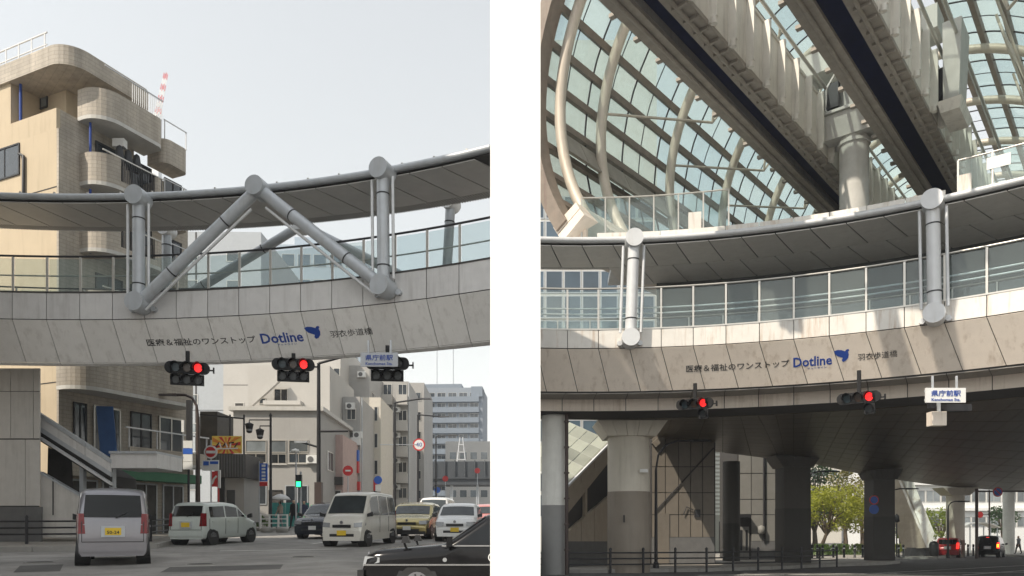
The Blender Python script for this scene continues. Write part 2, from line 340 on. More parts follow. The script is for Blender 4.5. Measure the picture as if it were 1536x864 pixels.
def tube_part(root, name, m, a, b, r, n=16, joints=()):
    a = Vector(a); b = Vector(b); o = put(name, lmesh(MB().tube([a, b], r, n), name, m), root)
    for t in joints:
        q = a.lerp(b, t); d = (b-a).normalized()*0.02
        put("joint_ring", lmesh(MB().tube([q-d, q+d], r*1.05, n), "joint_ring", "dark_metal"), o)
    return o
def disc_part(rg, ph, ro, z, r, ln, m):
    return put("node_disc", lmesh(MB().tube([cyl(rg.R+ro-ln, ph, z), cyl(rg.R+ro+ln, ph, z)], r, 24), "node_disc", m), rg.root)

# ---------------------------------------------------------------- left bridge
Lb = Ring("footbridge", "grey panelled curved footbridge with triangular tube truss over the left street", (-14, -7.25), 31.0, 0.449-21*0.0345, 0.449, 0.0345)
ZR = 8.86; A, B = (0.0, 8.00), (0.75, 6.80)
Lb.band("girder", "joint_dark", [(0.04, ZR-0.02), (3.36, ZR-0.02), (3.36, 8.3), (2.6, 7.22), (0.80, 6.80), (0.045, 7.98)])
Lb.band("walkway", "deck", [(0.1, ZR), (3.3, ZR), (3.3, ZR+0.03), (0.1, ZR+0.03)])
Lb.panels("fascia_panel", "panel_grey_top", (0, ZR), (0, 8.02))
Lb.panels("fascia_panel", "panel_grey", A, B)
Lb.panels("fascia_panel", "panel_grey", (0.75, 6.785), (0.90, 6.735))
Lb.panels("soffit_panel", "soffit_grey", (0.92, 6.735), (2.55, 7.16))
Lb.band("coping", "joint_dark", [(-0.05, ZR+0.002), (0.09, ZR+0.002), (0.09, ZR+0.05), (-0.05, ZR+0.05)])
# railing
phs = [Lb.p0+i*Lb.d for i in range(Lb.n+1)]
post = lmesh(MB().bar(cyl(Lb.R+0.02, 0, ZR+0.05), cyl(Lb.R+0.02, 0, ZR+1.17), 0.06, 0.05, up=(0, 1, 0)), "rail_post", "alu")
Lb.repeat("rail_post", post, phs)
gl = lmesh(MB().box(cyl(Lb.R+0.04, 0, ZR+0.6), (Lb.d*Lb.R-0.10, 0.012, 1.04)), "glass_panel", "rail_glass")
Lb.repeat("glass_panel", gl, [p+Lb.d/2 for p in phs[:-1]])
Lb.pipe("handrail", "dark_metal", 0.02, ZR+1.2, 0.035)
Lb.pipe("inner_rail", "alu", 0.18, ZR+0.62, 0.025)
post2 = lmesh(MB().bar(cyl(Lb.R+3.3, 0, ZR+0.05), cyl(Lb.R+3.3, 0, ZR+1.17), 0.05, 0.05, up=(0, 1, 0)), "rail_post", "alu")
Lb.repeat("rail_post", post2, [p+Lb.d/2 for p in phs[::2]])
Lb.pipe("handrail", "dark_metal", 3.3, ZR+1.2, 0.03); Lb.pipe("inner_rail", "alu", 3.15, ZR+0.7, 0.025)
gl2 = lmesh(MB().box(cyl(Lb.R+3.33, Lb.d, ZR+0.6), (Lb.d*2*Lb.R-0.1, 0.012, 1.04)), "glass_panel", "rail_glass")
Lb.repeat("glass_panel", gl2, [p+Lb.d/2 for p in phs[::2]][:-1])
# canopy
ZC = 11.86
Lb.band("canopy_lining", "joint_dark", [(-0.04, ZC-0.03), (2.75, ZC+0.14), (2.75, ZC+0.19), (-0.04, ZC-0.01)])
cp = Lb.band("canopy_roof", "steel_grey", [(-0.08, ZC+0.0), (2.8, ZC+0.20), (2.8, ZC+0.34), (1.2, ZC+0.50), (-0.08, ZC+0.16)])
Lb.panels("canopy_panel", "soffit_grey", (2.18, ZC+0.07), (-0.02, ZC-0.065), th=-0.03, gap=0.022, skew=-0.018, parent=None)
lv = MB()
for i in range(260):
    ph = Lb.p0+(Lb.p1-Lb.p0)*(i+0.5)/260; lv.bar(cyl(Lb.R+2.24, ph, ZC+0.10), cyl(Lb.R+2.78, ph, ZC+0.14), 0.045, 0.05)
lo = put("louvre_slats", lmesh(lv, "louvre_slats", "soffit_grey"), Lb.root); lo["kind"] = "stuff"
Lb.pipe("canopy_rim", "steel_grey", -0.12, ZC+0.08, 0.10)
lamp = lmesh(MB().lathe([(0.06, -0.01), (0.07, 0.0), (0.07, 0.04)], cyl(Lb.R+1.0, 0, ZC-0.01), 10), "downlight", "black_plastic")
Lb.repeat("downlight", lamp, [Lb.p0+(i+0.5)*Lb.d for i in range(1, Lb.n, 3)])
stub = lmesh(MB().box(cyl(Lb.R-0.05, 0, ZC+0.22), (0.05, 0.05, 0.07)), "snow_stop", "alu")
Lb.repeat("snow_stop", stub, [Lb.p0+(i+0.25)*Lb.d for i in range(Lb.n)])
# truss: front and rear planes
def truss(rg, ro, nodes, vert, r, rear=False):
    D = {k: rg.pix(u, v, ro) for k, (u, v) in nodes.items()}
    for a, b, nm in vert:
        tube_part(rg.root, nm, "steel_grey", D[a], D[b], r, joints=(0.2, 0.82) if nm == "post_tube" else (0.28, 0.72))
        if not rear:
            sh = cyl(1, rg.phi(nodes[a][0], ro), 0); rt = Vector((sh.y, -sh.x, 0))
            off = [rt*0.33, rt*-0.36] if nm == "post_tube" else [Vector((0, 0, -0.42))]
            for o_ in off:
                d = (D[b]-D[a])*0.06
                tube_part(rg.root, "side_rod", "steel_white", D[a]+o_+d, D[b]+o_-d, 0.045, 8)
    for k, (u, v) in nodes.items():
        ph = rg.phi(u, ro); disc_part(rg, ph, ro, D[k].z, 0.30 if not rear else 0.26, 0.30, "steel_white" if rear else "steel_grey")
        if not rear and D[k].z < 10:
            for q in (-0.36, 0.36):
                put("anchor_bolt", lmesh(MB().tube([cyl(rg.R-0.02, ph+q/rg.R, D[k].z-0.12), cyl(rg.R-0.16, ph+q/rg.R, D[k].z-0.12)], 0.09, 12), "anchor_bolt", "steel_grey"), rg.root)
truss(Lb, -0.36, {"a": (208, 297), "b": (208, 455), "c": (388, 283), "d": (575.5, 430.5), "e": (574, 257)},
      [("a", "b", "post_tube"), ("b", "c", "brace_tube"), ("c", "d", "brace_tube"), ("e", "d", "post_tube")], 0.185)
truss(Lb, 3.65, {"a": (250, 345), "b": (250, 462), "c": (452, 338), "d": (668, 447), "e": (676, 305)},
      [("a", "b", "post_tube"), ("b", "c", "brace_tube"), ("c", "d", "brace_tube"), ("e", "d", "post_tube")], 0.17, True)
# lettering
for txt, u0, u1, hh, m, bd in (("医療＆福祉のワンストップ", 221, 384, 0.235, "black_print", 0.006), ("Dotline", 392, 455, 0.33, "blue_print", 0.02), ("羽衣歩道橋", 496, 559, 0.22, "black_print", 0.0)):
    Lb.letters(txt, u0, u1, 7.36, hh, A, B, m, bd)
Lb.letters("", 459, 482, 7.44, 0.40, A, B, "blue_print", part="bird_emblem", shape=bird)
Lb.letters("ドットライン", 418, 446, 7.17, 0.06, A, B, "blue_print")

# ---------------------------------------------------------------- right bridge
Rb = Ring("footbridge", "beige panelled curved footbridge with white canopy rim under the glass vault", (2.5, 6.55), 19.5, -0.14, -0.14+20*0.0564, 0.0564)
ZQ = 8.28; A2, B2 = (0.0, 7.62), (0.75, 6.25)
Rb.band("girder", "joint_dark", [(0.04, ZQ-0.02), (4.0, ZQ-0.02), (4.0, 6.2), (0.77, 6.2), (0.045, 7.60)])
Rb.band("walkway", "deck", [(0.1, ZQ), (3.9, ZQ), (3.9, ZQ+0.03), (0.1, ZQ+0.03)])
Rb.panels("fascia_panel", "panel_white", (0, ZQ), (0, 7.645))
Rb.panels("fascia_panel", "panel_beige", A2, B2, skew=0.022)
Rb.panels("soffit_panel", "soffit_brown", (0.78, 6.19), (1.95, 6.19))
Rb.panels("lower_panel", "panel_beige", (2.0, 6.17), (2.0, 5.72))
Rb.band("lower_beam", "joint_dark", [(2.03, 6.19), (3.9, 6.19), (3.9, 5.70), (2.03, 5.70)])
Rb.band("coping", "alu", [(-0.05, ZQ+0.002), (0.09, ZQ+0.002), (0.09, ZQ+0.05), (-0.05, ZQ+0.05)])
phs = [Rb.p0+i*Rb.d for i in range(Rb.n+1)]
post = lmesh(MB().bar(cyl(Rb.R+0.02, 0, ZQ+0.05), cyl(Rb.R+0.02, 0, ZQ+1.45), 0.065, 0.05, up=(0, 1, 0)), "rail_post", "alu")
Rb.repeat("rail_post", post, phs)
gl = lmesh(MB().box(cyl(Rb.R+0.04, 0, ZQ+0.75), (Rb.d*Rb.R-0.10, 0.012, 1.34)), "glass_panel", "rail_glass")
Rb.repeat("glass_panel", gl, [p+Rb.d/2 for p in phs[:-1]])
Rb.pipe("handrail", "alu", 0.02, ZQ+1.48, 0.035); Rb.pipe("inner_rail", "steel_white", 0.2, ZQ+0.62, 0.03); Rb.pipe("inner_rail", "steel_white", 0.2, ZQ+0.82, 0.03)
post2 = lmesh(MB().bar(cyl(Rb.R+3.9, 0, ZQ+0.05), cyl(Rb.R+3.9, 0, ZQ+1.45), 0.05, 0.05, up=(0, 1, 0)), "rail_post", "alu")
Rb.repeat("rail_post", post2, phs); Rb.pipe("handrail", "alu", 3.9, ZQ+1.48, 0.035)
mat("wall_dark", (0.085, 0.09, 0.088), 0.4, var=0.2)
gl = lmesh(MB().box(cyl(Rb.R+3.94, 0, ZQ+0.75), (Rb.d*(Rb.R+3.9)-0.1, 0.012, 1.34)), "glass_panel", "rail_glass")
Rb.repeat("glass_panel", gl, [p+Rb.d/2 for p in phs[:-1]])
ZD = 11.35
# the upper concourse wall that closes the bridge to the back on the right of the first strut
Rb.band("concourse_wall", "wall_dark", [(4.3, ZQ), (4.45, ZQ), (4.45, ZD), (4.3, ZD)], Rb.phi(985, 4.3), Rb.p1)
Rb.band("canopy_roof", "steel_white", [(-0.06, ZD), (4.6, ZD+0.02), (4.6, ZD+0.26), (-0.06, ZD+0.2)], Rb.phi(925), Rb.p1)
Rb.band("canopy_roof", "steel_white", [(-0.06, ZD), (2.5, ZD+0.02), (2.5, ZD+0.26), (-0.06, ZD+0.2)], Rb.p0, Rb.phi(925), n=12)
Rb.band("canopy_lining", "joint_dark", [(-0.04, ZD-0.022), (2.45, ZD-0.012), (2.45, ZD-0.004), (-0.04, ZD-0.004)])
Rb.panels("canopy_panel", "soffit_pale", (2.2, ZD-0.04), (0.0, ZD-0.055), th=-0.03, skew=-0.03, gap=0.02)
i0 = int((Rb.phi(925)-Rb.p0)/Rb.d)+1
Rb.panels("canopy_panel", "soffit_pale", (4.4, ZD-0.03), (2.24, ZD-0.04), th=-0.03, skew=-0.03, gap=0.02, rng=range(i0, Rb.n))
Rb.pipe("canopy_rim", "steel_white", -0.1, ZD+0.1, 0.105)
lamp = lmesh(MB().lathe([(0.07, -0.05), (0.08, -0.04), (0.08, 0.02)], cyl(Rb.R+1.0, 0, ZD-0.02), 10), "downlight", "black_plastic")
Rb.repeat("downlight", lamp, [Rb.p0+(i+0.5)*Rb.d for i in range(0, Rb.n, 2)])
lv = MB()
for i in range(60):
    ph = Rb.p0+(Rb.phi(925)-Rb.p0)*(i+0.5)/60; lv.bar(cyl(Rb.R+2.25, ph, ZD-0.02), cyl(Rb.R+2.5, ph, ZD-0.02), 0.05, 0.06)
lo = put("louvre_slats", lmesh(lv, "louvre_slats", "soffit_grey"), Rb.root); lo["kind"] = "stuff"
# struts
D1 = Rb.pix(951, 360, -0.36); D2 = Rb.pix(945.5, 508, -0.36); D3 = Rb.pix(1399, 303, -0.36); D4 = Rb.pix(1402, 472, -0.36)
for a, b, ua, ub in ((D1, D2, 951, 945.5), (D3, D4, 1399, 1402)):
    tube_part(Rb.root, "post_tube", "steel_white", a, b, 0.20, joints=(0.2, 0.8))
    sh = cyl(1, Rb.phi(ua, -.36), 0); rt = Vector((sh.y, -sh.x, 0)); d = (b-a)*0.06
    for q in (-0.36, 0.36): tube_part(Rb.root, "side_rod", "steel_white", a+rt*q+d, b+rt*q-d, 0.05, 8)
    for z, uu in ((a.z, ua), (b.z, ub)): disc_part(Rb, Rb.phi(uu, -.36), -0.36, z, 0.31, 0.30, "steel_white")
    for q in (-0.36, 0.36):
        ph = Rb.phi(ub, -.36); put("anchor_bolt", lmesh(MB().tube([cyl(Rb.R-0.02, ph+q/Rb.R, b.z-0.1), cyl(Rb.R-0.16, ph+q/Rb.R, b.z-0.1)], 0.09, 12), "anchor_bolt", "steel_white"), Rb.root)
# parapet panels and glass screens on the canopy (station deck edge)
pa, pb = Rb.phi(868, 0.6), Rb.phi(1445, 0.6)
for r_ in range(int((pa-Rb.p0)/Rb.d)+1, int((pb-Rb.p0)/Rb.d)):
    Rb.panels("parapet_panel", "panel_white", (0.62, ZD+0.62), (0.6, ZD+0.22), rng=[r_])
def screen(u0, u1, ro, z0, z1, n):
    a, b = Rb.phi(u0, ro), Rb.phi(u1, ro); dp = (b-a)/n; Rr = Rb.R+ro
    me = lmesh(MB().box(cyl(Rr, 0, (z0+z1)/2), (dp*Rr-0.05, 0.012, z1-z0)), "screen_glass", "rail_glass")
    pm = lmesh(MB().bar(cyl(Rr, 0, z0), cyl(Rr, 0, z1+0.04), 0.05, 0.05, up=(0, 1, 0)), "screen_post", "alu")
    for i in range(n): put("screen_glass", me, Rb.root, rz=-(a+(i+0.5)*dp))
    for i in range(n+1): put("screen_post", pm, Rb.root, rz=-(a+i*dp))
    put("screen_rail", lmesh(MB().tube([cyl(Rr, a+(b-a)*i/20, z1+0.05) for i in range(21)], 0.03, 6), "screen_rail", "alu"), Rb.root)
screen(872, 1093, 1.6, ZD+0.2, ZD+2.3, 6); screen(1437, 1600, 0.7, ZD+0.2, ZD+1.45, 3)
ph = Rb.phi(1498, 0.68); put("notice_board", lmesh(MB().box(cyl(Rb.R+0.66, 0, ZD+1.15), (0.62, 0.012, 0.36)), "notice_board", "white_paint"), Rb.root, rz=-ph)
ph = Rb.phi(1042, 1.0); put("end_block", lmesh(MB().box(cyl(Rb.R+0.95, 0, ZD+0.75), (0.45, 0.3, 1.1)), "end_block", "panel_white"), Rb.root, rz=-ph)
ph = Rb.phi(1448, 0.6); put("end_block", lmesh(MB().box(cyl(Rb.R+0.5, 0, ZD+0.55), (0.35, 0.3, 0.66)), "end_block", "panel_white"), Rb.root, rz=-ph)
for txt, u0, u1, hh, m, bd in (("医療＆福祉のワンストップ", 1029, 1184, 0.25, "black_print", 0.006), ("Dotline", 1190, 1248, 0.34, "blue_print", 0.02), ("羽衣歩道橋", 1287, 1346, 0.23, "black_print", 0.0)):
    Rb.letters(txt, u0, u1, 6.93, hh, A2, B2, m, bd)
Rb.letters("", 1251, 1274, 7.02, 0.42, A2, B2, "blue_print", part="bird_emblem", shape=bird)
Rb.letters("ドットライン", 1212, 1240, 6.72, 0.06, A2, B2, "blue_print")

# ---------------------------------------------------------------- plaza deck behind the right bridge (dark glossy soffit)
mat("soffit_plaza", (0.085, 0.066, 0.045), 0.42, 0.1, var=0.25, scale=0.5, rnd=0.12, dirt=(0.07, 0.06, 0.05), dirtamt=0.5)
near = []; far = []
fe = [(790, 626, 31.0), (880, 627, 31.2), (965, 634, 32.5), (1000, 668, 43), (1170, 690, 42), (1210, 694, 41.5), (1290, 711, 45), (1360, 722, 52), (1420, 730, 59), (1536, 738, 66), (1680, 745, 74)]
fpts = [P(*q) for q in fe]; NS = 40
def flerp(t):
    k = t*(len(fpts)-1); i = min(int(k), len(fpts)-2); return fpts[i].lerp(fpts[i+1], k-i)
pz = thing("plaza_deck", "dark glossy underside of the plaza deck behind the right footbridge", "deck", (14, 40, 5.7))
NR = 12; grid = []
for i in range(NS+1):
    t = i/NS; ph = Rb.p0+(Rb.p1-Rb.p0)*t; q = cyl(Rb.R+3.93, ph, 5.68); q = Vector((q.x+Rb.c[0], q.y+Rb.c[1], 5.68)); e = flerp(t)
    grid.append([Vector((q.x+(e.x-q.x)*k/NR, q.y+(e.y-q.y)*k/NR, q.z+(e.z-q.z)*(k/NR)**1.25)) for k in range(NR+1)])
for i in range(NS):
    for k in range(NR):
        a, b, c, d = grid[i][k], grid[i+1][k], grid[i+1][k+1], grid[i][k+1]; m = (a+b+c+d)/4
        lo = [m+(x-m)*0.975 for x in (a, b, c, d)]
        MB().hexa(lo, [x+Vector((0, 0, 0.03)) for x in lo]).build("soffit_panel", "soffit_plaza", pz)
tp = MB(); n1 = NR+1
vs = [q+Vector((0, 0, 0.035)) for r_ in grid for q in r_]+[Vector((q.x, q.y, 6.5)) for r_ in grid for q in r_]; o2 = len(grid)*n1
fs = [(i*n1+k, (i+1)*n1+k, (i+1)*n1+k+1, i*n1+k+1) for i in range(NS) for k in range(NR)]
tp.add(vs, fs+[tuple(o2+j for j in f[::-1]) for f in fs]+[(i*n1+NR, (i+1)*n1+NR, o2+(i+1)*n1+NR, o2+i*n1+NR) for i in range(NS)])
tp.build("deck_slab", "joint_dark", pz)
# ================================================================ monorail station: glass vault and hanging beams
YAW = math.atan2(0.861, 1.0); VO = (5.8, 19.1); KS = 1.12
RV, ZV = 8.0, 15.85
mat("rib_paint", (0.52, 0.46, 0.38), 0.5, 0.1, var=0.12, scale=1.0, dirt=(0.16, 0.10, 0.06), dirtamt=0.5)
mat("purlin_paint", (0.22, 0.18, 0.145), 0.55, 0.1, var=0.15, dirt=(0.12, 0.05, 0.04), dirtamt=0.5)
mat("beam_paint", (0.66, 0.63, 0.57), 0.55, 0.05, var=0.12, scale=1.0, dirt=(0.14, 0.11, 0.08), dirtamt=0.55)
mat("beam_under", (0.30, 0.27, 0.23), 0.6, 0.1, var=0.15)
mat("slot_blue", (0.006, 0.018, 0.12), 0.5, var=0.1)
mat("concrete_pale", (0.50, 0.49, 0.46), 0.6, var=0.08, dirt=(0.3, 0.26, 0.2), dirtamt=0.4)
def sized(o):
    """the station is a notch larger and farther than first measured: it stands behind the bridge canopy"""
    o.scale = (KS, KS, KS); o.location = (VO[0]*KS, VO[1]*KS, HC*(1-KS)); return o
vt = thing("glass_vault", "pale green glazed barrel vault with round steel ribs over the monorail", "station roof", (VO[0], VO[1], 0), -YAW, world=False)
def vp(th, s, r=RV): return Vector((-r*math.cos(th), s, ZV+r*math.sin(th)))     # th from the left springing, s along the axis
DT = R(8.4); T0 = R(-33.6); NT = 29; S0 = 2.0; DS = 2.6; NSV = 18
cnt = 0; rest = MB()
for j in range(NT):
    ta, tb = T0+j*DT, T0+(j+1)*DT; tm = math.degrees((ta+tb)/2)
    if 88 < tm < 97: continue                     # open slot along the crown
    q0, q1 = vp(ta+0.006, 0), vp(tb-0.006, 0); q2, q3 = vp(ta+0.006, DS-0.06), vp(tb-0.006, DS-0.06)
    nn = (vp((ta+tb)/2, 0)-Vector((0, 0, ZV))).normalized()*0.02
    mb = MB().hexa([q0, q2, q3, q1], [q0+nn, q2+nn, q3+nn, q1+nn]); me = lmesh(mb, "glass_pane", "vault_glass")
    for i in range(NSV):
        if (tm < 60 and i < 16) or (tm >= 60 and tm < 122 and i < 13 and cnt < 300): put("glass_pane", me, vt, loc=(0, S0+i*DS+0.03, 0)); cnt += 1
        else: rest.add([Vector(q)+Vector((0, S0+i*DS+0.03, 0)) for q in mb.v], mb.f)
ro = put("glass_panes_far", lmesh(rest, "glass_panes_far", "vault_glass"), vt); ro["kind"] = "stuff"
SE = S0+NSV*DS
for j in range(NT+1):
    t = T0+j*DT; a, b = vp(t, S0, RV-0.07), vp(t, SE, RV-0.07); up = (a-Vector((0, S0, ZV)))
    put("purlin", lmesh(MB().bar(a, b, 0.23, 0.20, up=up), "purlin", "purlin_paint"), vt)
gbar = lmesh(MB().tube([vp(T0+(NT*DT)*k/40, 0, RV-0.02) for k in range(41)], 0.022, 5), "glazing_bar", "dark_metal")
mul = lmesh(MB().tube([vp(T0+(NT*DT)*k/40, 0, RV-0.03) for k in range(41)], 0.035, 6), "mullion", "dark_metal")
for i in range(NSV): put("mullion", mul, vt, loc=(0, S0+i*DS, 0)); put("glazing_bar", gbar, vt, loc=(0, S0+(i+0.5)*DS, 0))
rib = lmesh(MB().tube([vp(T0+(NT*DT)*k/56, 0, RV-0.55) for k in range(57)], 0.195, 14), "rib", "rib_paint")
for s in [2.35, 4.9]+[10.2+5.2*k for k in range(8)]: put("rib", rib, vt, loc=(0, s, 0))
# end ring: channel-shaped trim round the open end
er = MB(); K = 60
for k in range(K):
    ta, tb = T0+NT*DT*k/K, T0+NT*DT*(k+1)/K
    er.hexa([vp(ta, S0-0.6, RV-0.2), vp(ta, S0+0.0, RV-0.2), vp(ta, S0+0.0, RV+0.3), vp(ta, S0-0.6, RV+0.3)], [vp(tb, S0-0.6, RV-0.2), vp(tb, S0+0.0, RV-0.2), vp(tb, S0+0.0, RV+0.3), vp(tb, S0-0.6, RV+0.3)])
put("end_ring", lmesh(er, "end_ring", "purlin_paint"), vt)
# service gutter along the left wall, panelled
for i in range(22):
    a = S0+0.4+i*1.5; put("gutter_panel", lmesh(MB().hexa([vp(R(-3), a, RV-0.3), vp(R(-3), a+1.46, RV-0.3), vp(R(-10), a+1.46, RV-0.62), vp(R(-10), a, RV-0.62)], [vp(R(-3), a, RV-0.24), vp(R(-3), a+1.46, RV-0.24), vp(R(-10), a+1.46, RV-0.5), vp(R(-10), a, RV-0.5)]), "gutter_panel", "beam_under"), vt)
# tie rods
for s in (10.2, 15.4, 20.6, 25.8, 31.0, 36.2):
    nd = Vector((-4.9, s-1.2, ZV+1.5)); nr = Vector((4.9, s-1.2, ZV+1.5))
    for n_, sg in ((nd, 1), (nr, -1)):
        ends = [vp(R(8), s-5.2, RV-0.6), vp(R(62), s-3.0, RV-0.6), vp(R(62), s+2.6, RV-0.6)]
        for e in ends:
            e = Vector((e.x*sg, e.y, e.z)); put("tie_rod", lmesh(MB().tube([e, n_], 0.05, 8), "tie_rod", "rib_paint"), vt)
# springing foot with panels and columns below
for k, (a, b) in enumerate(((-34, -31.5), (-36.5, -34))):
    for i in range(2):
        put("foot_panel", lmesh(MB().hexa([vp(R(a), S0-0.5+i*1.6, RV+0.35), vp(R(a), S0+1.05+i*1.6, RV+0.35), vp(R(a), S0+1.05+i*1.6, RV-0.75), vp(R(a), S0-0.5+i*1.6, RV-0.75)], [vp(R(b)-.004, S0-0.5+i*1.6, RV+0.35), vp(R(b)-.004, S0+1.05+i*1.6, RV+0.35), vp(R(b)-.004, S0+1.05+i*1.6, RV-0.75), vp(R(b)-.004, S0-0.5+i*1.6, RV-0.75)]), "foot_panel", "panel_beige"), vt)
for sg in (-1, 1):
    put("edge_beam", lmesh(MB().bar((sg*6.55, S0, 11.05), (sg*6.55, SE, 11.05), 0.9, 0.6), "edge_beam", "panel_beige"), vt)
    for s, zb in (((14, 6.0), (24, 6.0), (38, -1.3)) if sg < 0 else ((14, -0.7), (38, -1.2))):
        put("support_column", lmesh(MB().tube([(sg*6.55, s, zb), (sg*6.55, s, 10.75)], 0.4, 16), "support_column", "concrete_pale"), vt)
# monorail beams
def beam(x, label):
    t = thing("monorail_beam", label, "monorail beam", (VO[0], VO[1], 0), -YAW, group="hanging monorail beams", world=False)
    z0, h, W, sl = 15.05, 1.9, 1.75, 0.58; y0, y1 = -3, 58
    for sg in (-1, 1):
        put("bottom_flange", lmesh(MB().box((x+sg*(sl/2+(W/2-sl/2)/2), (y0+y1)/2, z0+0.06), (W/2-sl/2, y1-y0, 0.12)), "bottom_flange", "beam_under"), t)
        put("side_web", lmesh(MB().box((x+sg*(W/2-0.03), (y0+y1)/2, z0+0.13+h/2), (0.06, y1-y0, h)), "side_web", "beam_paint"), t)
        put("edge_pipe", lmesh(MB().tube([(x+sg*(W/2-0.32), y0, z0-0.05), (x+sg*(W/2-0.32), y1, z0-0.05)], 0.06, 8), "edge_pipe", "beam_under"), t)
    put("top_plate", lmesh(MB().box((x, (y0+y1)/2, z0+0.14+h), (W+0.1, y1-y0, 0.1)), "top_plate", "beam_paint"), t)
    put("slot_lining", lmesh(MB().box((x, (y0+y1)/2, z0+1.1), (W-0.2, y1-y0-0.1, 0.05)), "slot_lining", "slot_blue"), t)
    st = lmesh(MB().hexa([(x+W/2, -0.05, z0+0.02), (x+W/2+0.24, -0.05, z0+0.16), (x+W/2+0.24, 0.05, z0+0.16), (x+W/2, 0.05, z0+0.02)], [(x+W/2, -0.05, z0+h+0.13), (x+W/2+0.24, -0.05, z0+h+0.13), (x+W/2+0.24, 0.05, z0+h+0.13), (x+W/2, 0.05, z0+h+0.13)]), "stiffener", "beam_paint")
    bk = lmesh(MB().box((x-W/2-0.08, 0, z0+0.03), (0.16, 0.16, 0.1)), "bracket", "beam_under")
    tb = lmesh(MB().box((x+W/2-0.25, 0, z0-0.04), (0.42, 0.09, 0.09)), "cross_rib", "beam_under")
    cl = lmesh(MB().tube([(x+W/2+0.13, 0, z0-0.02), (x+W/2+0.13, 0, z0+0.16)], 0.09, 10), "stiffener_foot", "beam_paint")
    y = y0+1
    while y < y1-1:
        put("stiffener", st, t, loc=(0, y, 0)); put("stiffener_foot", cl, t, loc=(0, y, 0)); put("bracket", bk, t, loc=(0, y+0.5, 0)); put("cross_rib", tb, t, loc=(0, y, 0)); put("cross_rib", tb, t, loc=(0, y+0.65, 0)); y += 1.25
    # walkway and rods above the girder
    for dx in (0.2, 0.75):
        put("power_conduit", lmesh(MB().tube([(x+W/2+dx, y0, z0+h+0.35+dx*.2), (x+W/2+dx, y1, z0+h+0.35+dx*.2)], 0.06, 8), "power_conduit", "alu"), t)
    return sized(t)
beam(-1.82, "beige monorail box beam with dark blue slot, left of the two"); beam(1.82, "beige monorail box beam with dark blue slot, right of the two")
def pier(s, label):
    t = thing("monorail_pier", label, "pier", (VO[0], VO[1], 0), -YAW, group="monorail piers", world=False)
    put("column", lmesh(MB().tube([(0, s, 6.0), (0, s, 18.4)], 0.50, 24), "column", "concrete_pale"), t)
    put("collar", lmesh(MB().tube([(0, s, 15.3), (0, s, 15.42)], 0.56, 24), "collar", "concrete_pale"), t)
    put("cross_head", lmesh(MB().hexa([(-0.9, s-0.55, 15.55), (0.9, s-0.55, 15.55), (0.9, s+0.55, 15.55), (-0.9, s+0.55, 15.55)], [(-0.93, s-0.75, 16.35), (0.93, s-0.75, 16.35), (0.93, s+0.75, 16.35), (-0.93, s+0.75, 16.35)]), "cross_head", "concrete_pale"), t)
    put("flange", lmesh(MB().box((0, s, 16.42), (1.88, 1.7, 0.1)), "flange", "concrete_pale"), t)
    put("portal_head", lmesh(MB().box((0, s, 18.6), (5.6, 1.1, 0.8)), "portal_head", "concrete_pale"), t)
    for sg in (-1, 1):
        put("hanger", lmesh(MB().box((sg*1.82, s, 17.7), (0.9, 0.7, 1.1)), "hanger", "concrete_pale"), t)
        put("machine_box", lmesh(MB().box((sg*0.55, s-0.72, 17.0), (0.5, 0.25, 0.9)), "machine_box", "dark_metal"), t)
        for k in range(3): put("pipe", lmesh(MB().tube([(sg*0.75, s-0.6-0.1*k, 16.5), (sg*0.72, s-0.6-0.12*k, 17.3), (sg*0.3, s-0.6-0.12*k, 17.9)], 0.05, 6), "pipe", "alu"), t)
    return sized(t)
pier(10.4, "nearest pale round monorail pier rising between the two beams"); pier(33, "farther pale round monorail pier between the two beams")
# concrete hanger block beside the right beam
hb = thing("concrete_bracket", "stained grey concrete bracket block holding the right monorail beam", "bracket", (VO[0], VO[1], 15), -YAW, world=False)
sized(hb)
put("block", lmesh(MB().hexa([(3.05, 9.4, 15.2), (3.5, 9.4, 15.2), (3.5, 10.6, 15.2), (3.05, 10.6, 15.2)], [(3.05, 9.3, 17.9), (3.6, 9.3, 17.9), (3.6, 10.7, 17.9), (3.05, 10.7, 17.9)]), "block", "concrete_pale"), hb)
put("block_cap", lmesh(MB().hexa([(3.0, 9.2, 14.9), (3.55, 9.2, 14.9), (3.55, 10.8, 14.9), (3.0, 10.8, 14.9)], [(2.95, 9.0, 15.2), (3.65, 9.0, 15.2), (3.65, 11.0, 15.2), (2.95, 11.0, 15.2)]), "block_cap", "beam_paint"), hb)
put("bearing", lmesh(MB().box((2.85, 10.2, 16.2), (0.4, 1.0, 0.9)), "bearing", "dark_metal"), hb)
sized(vt)
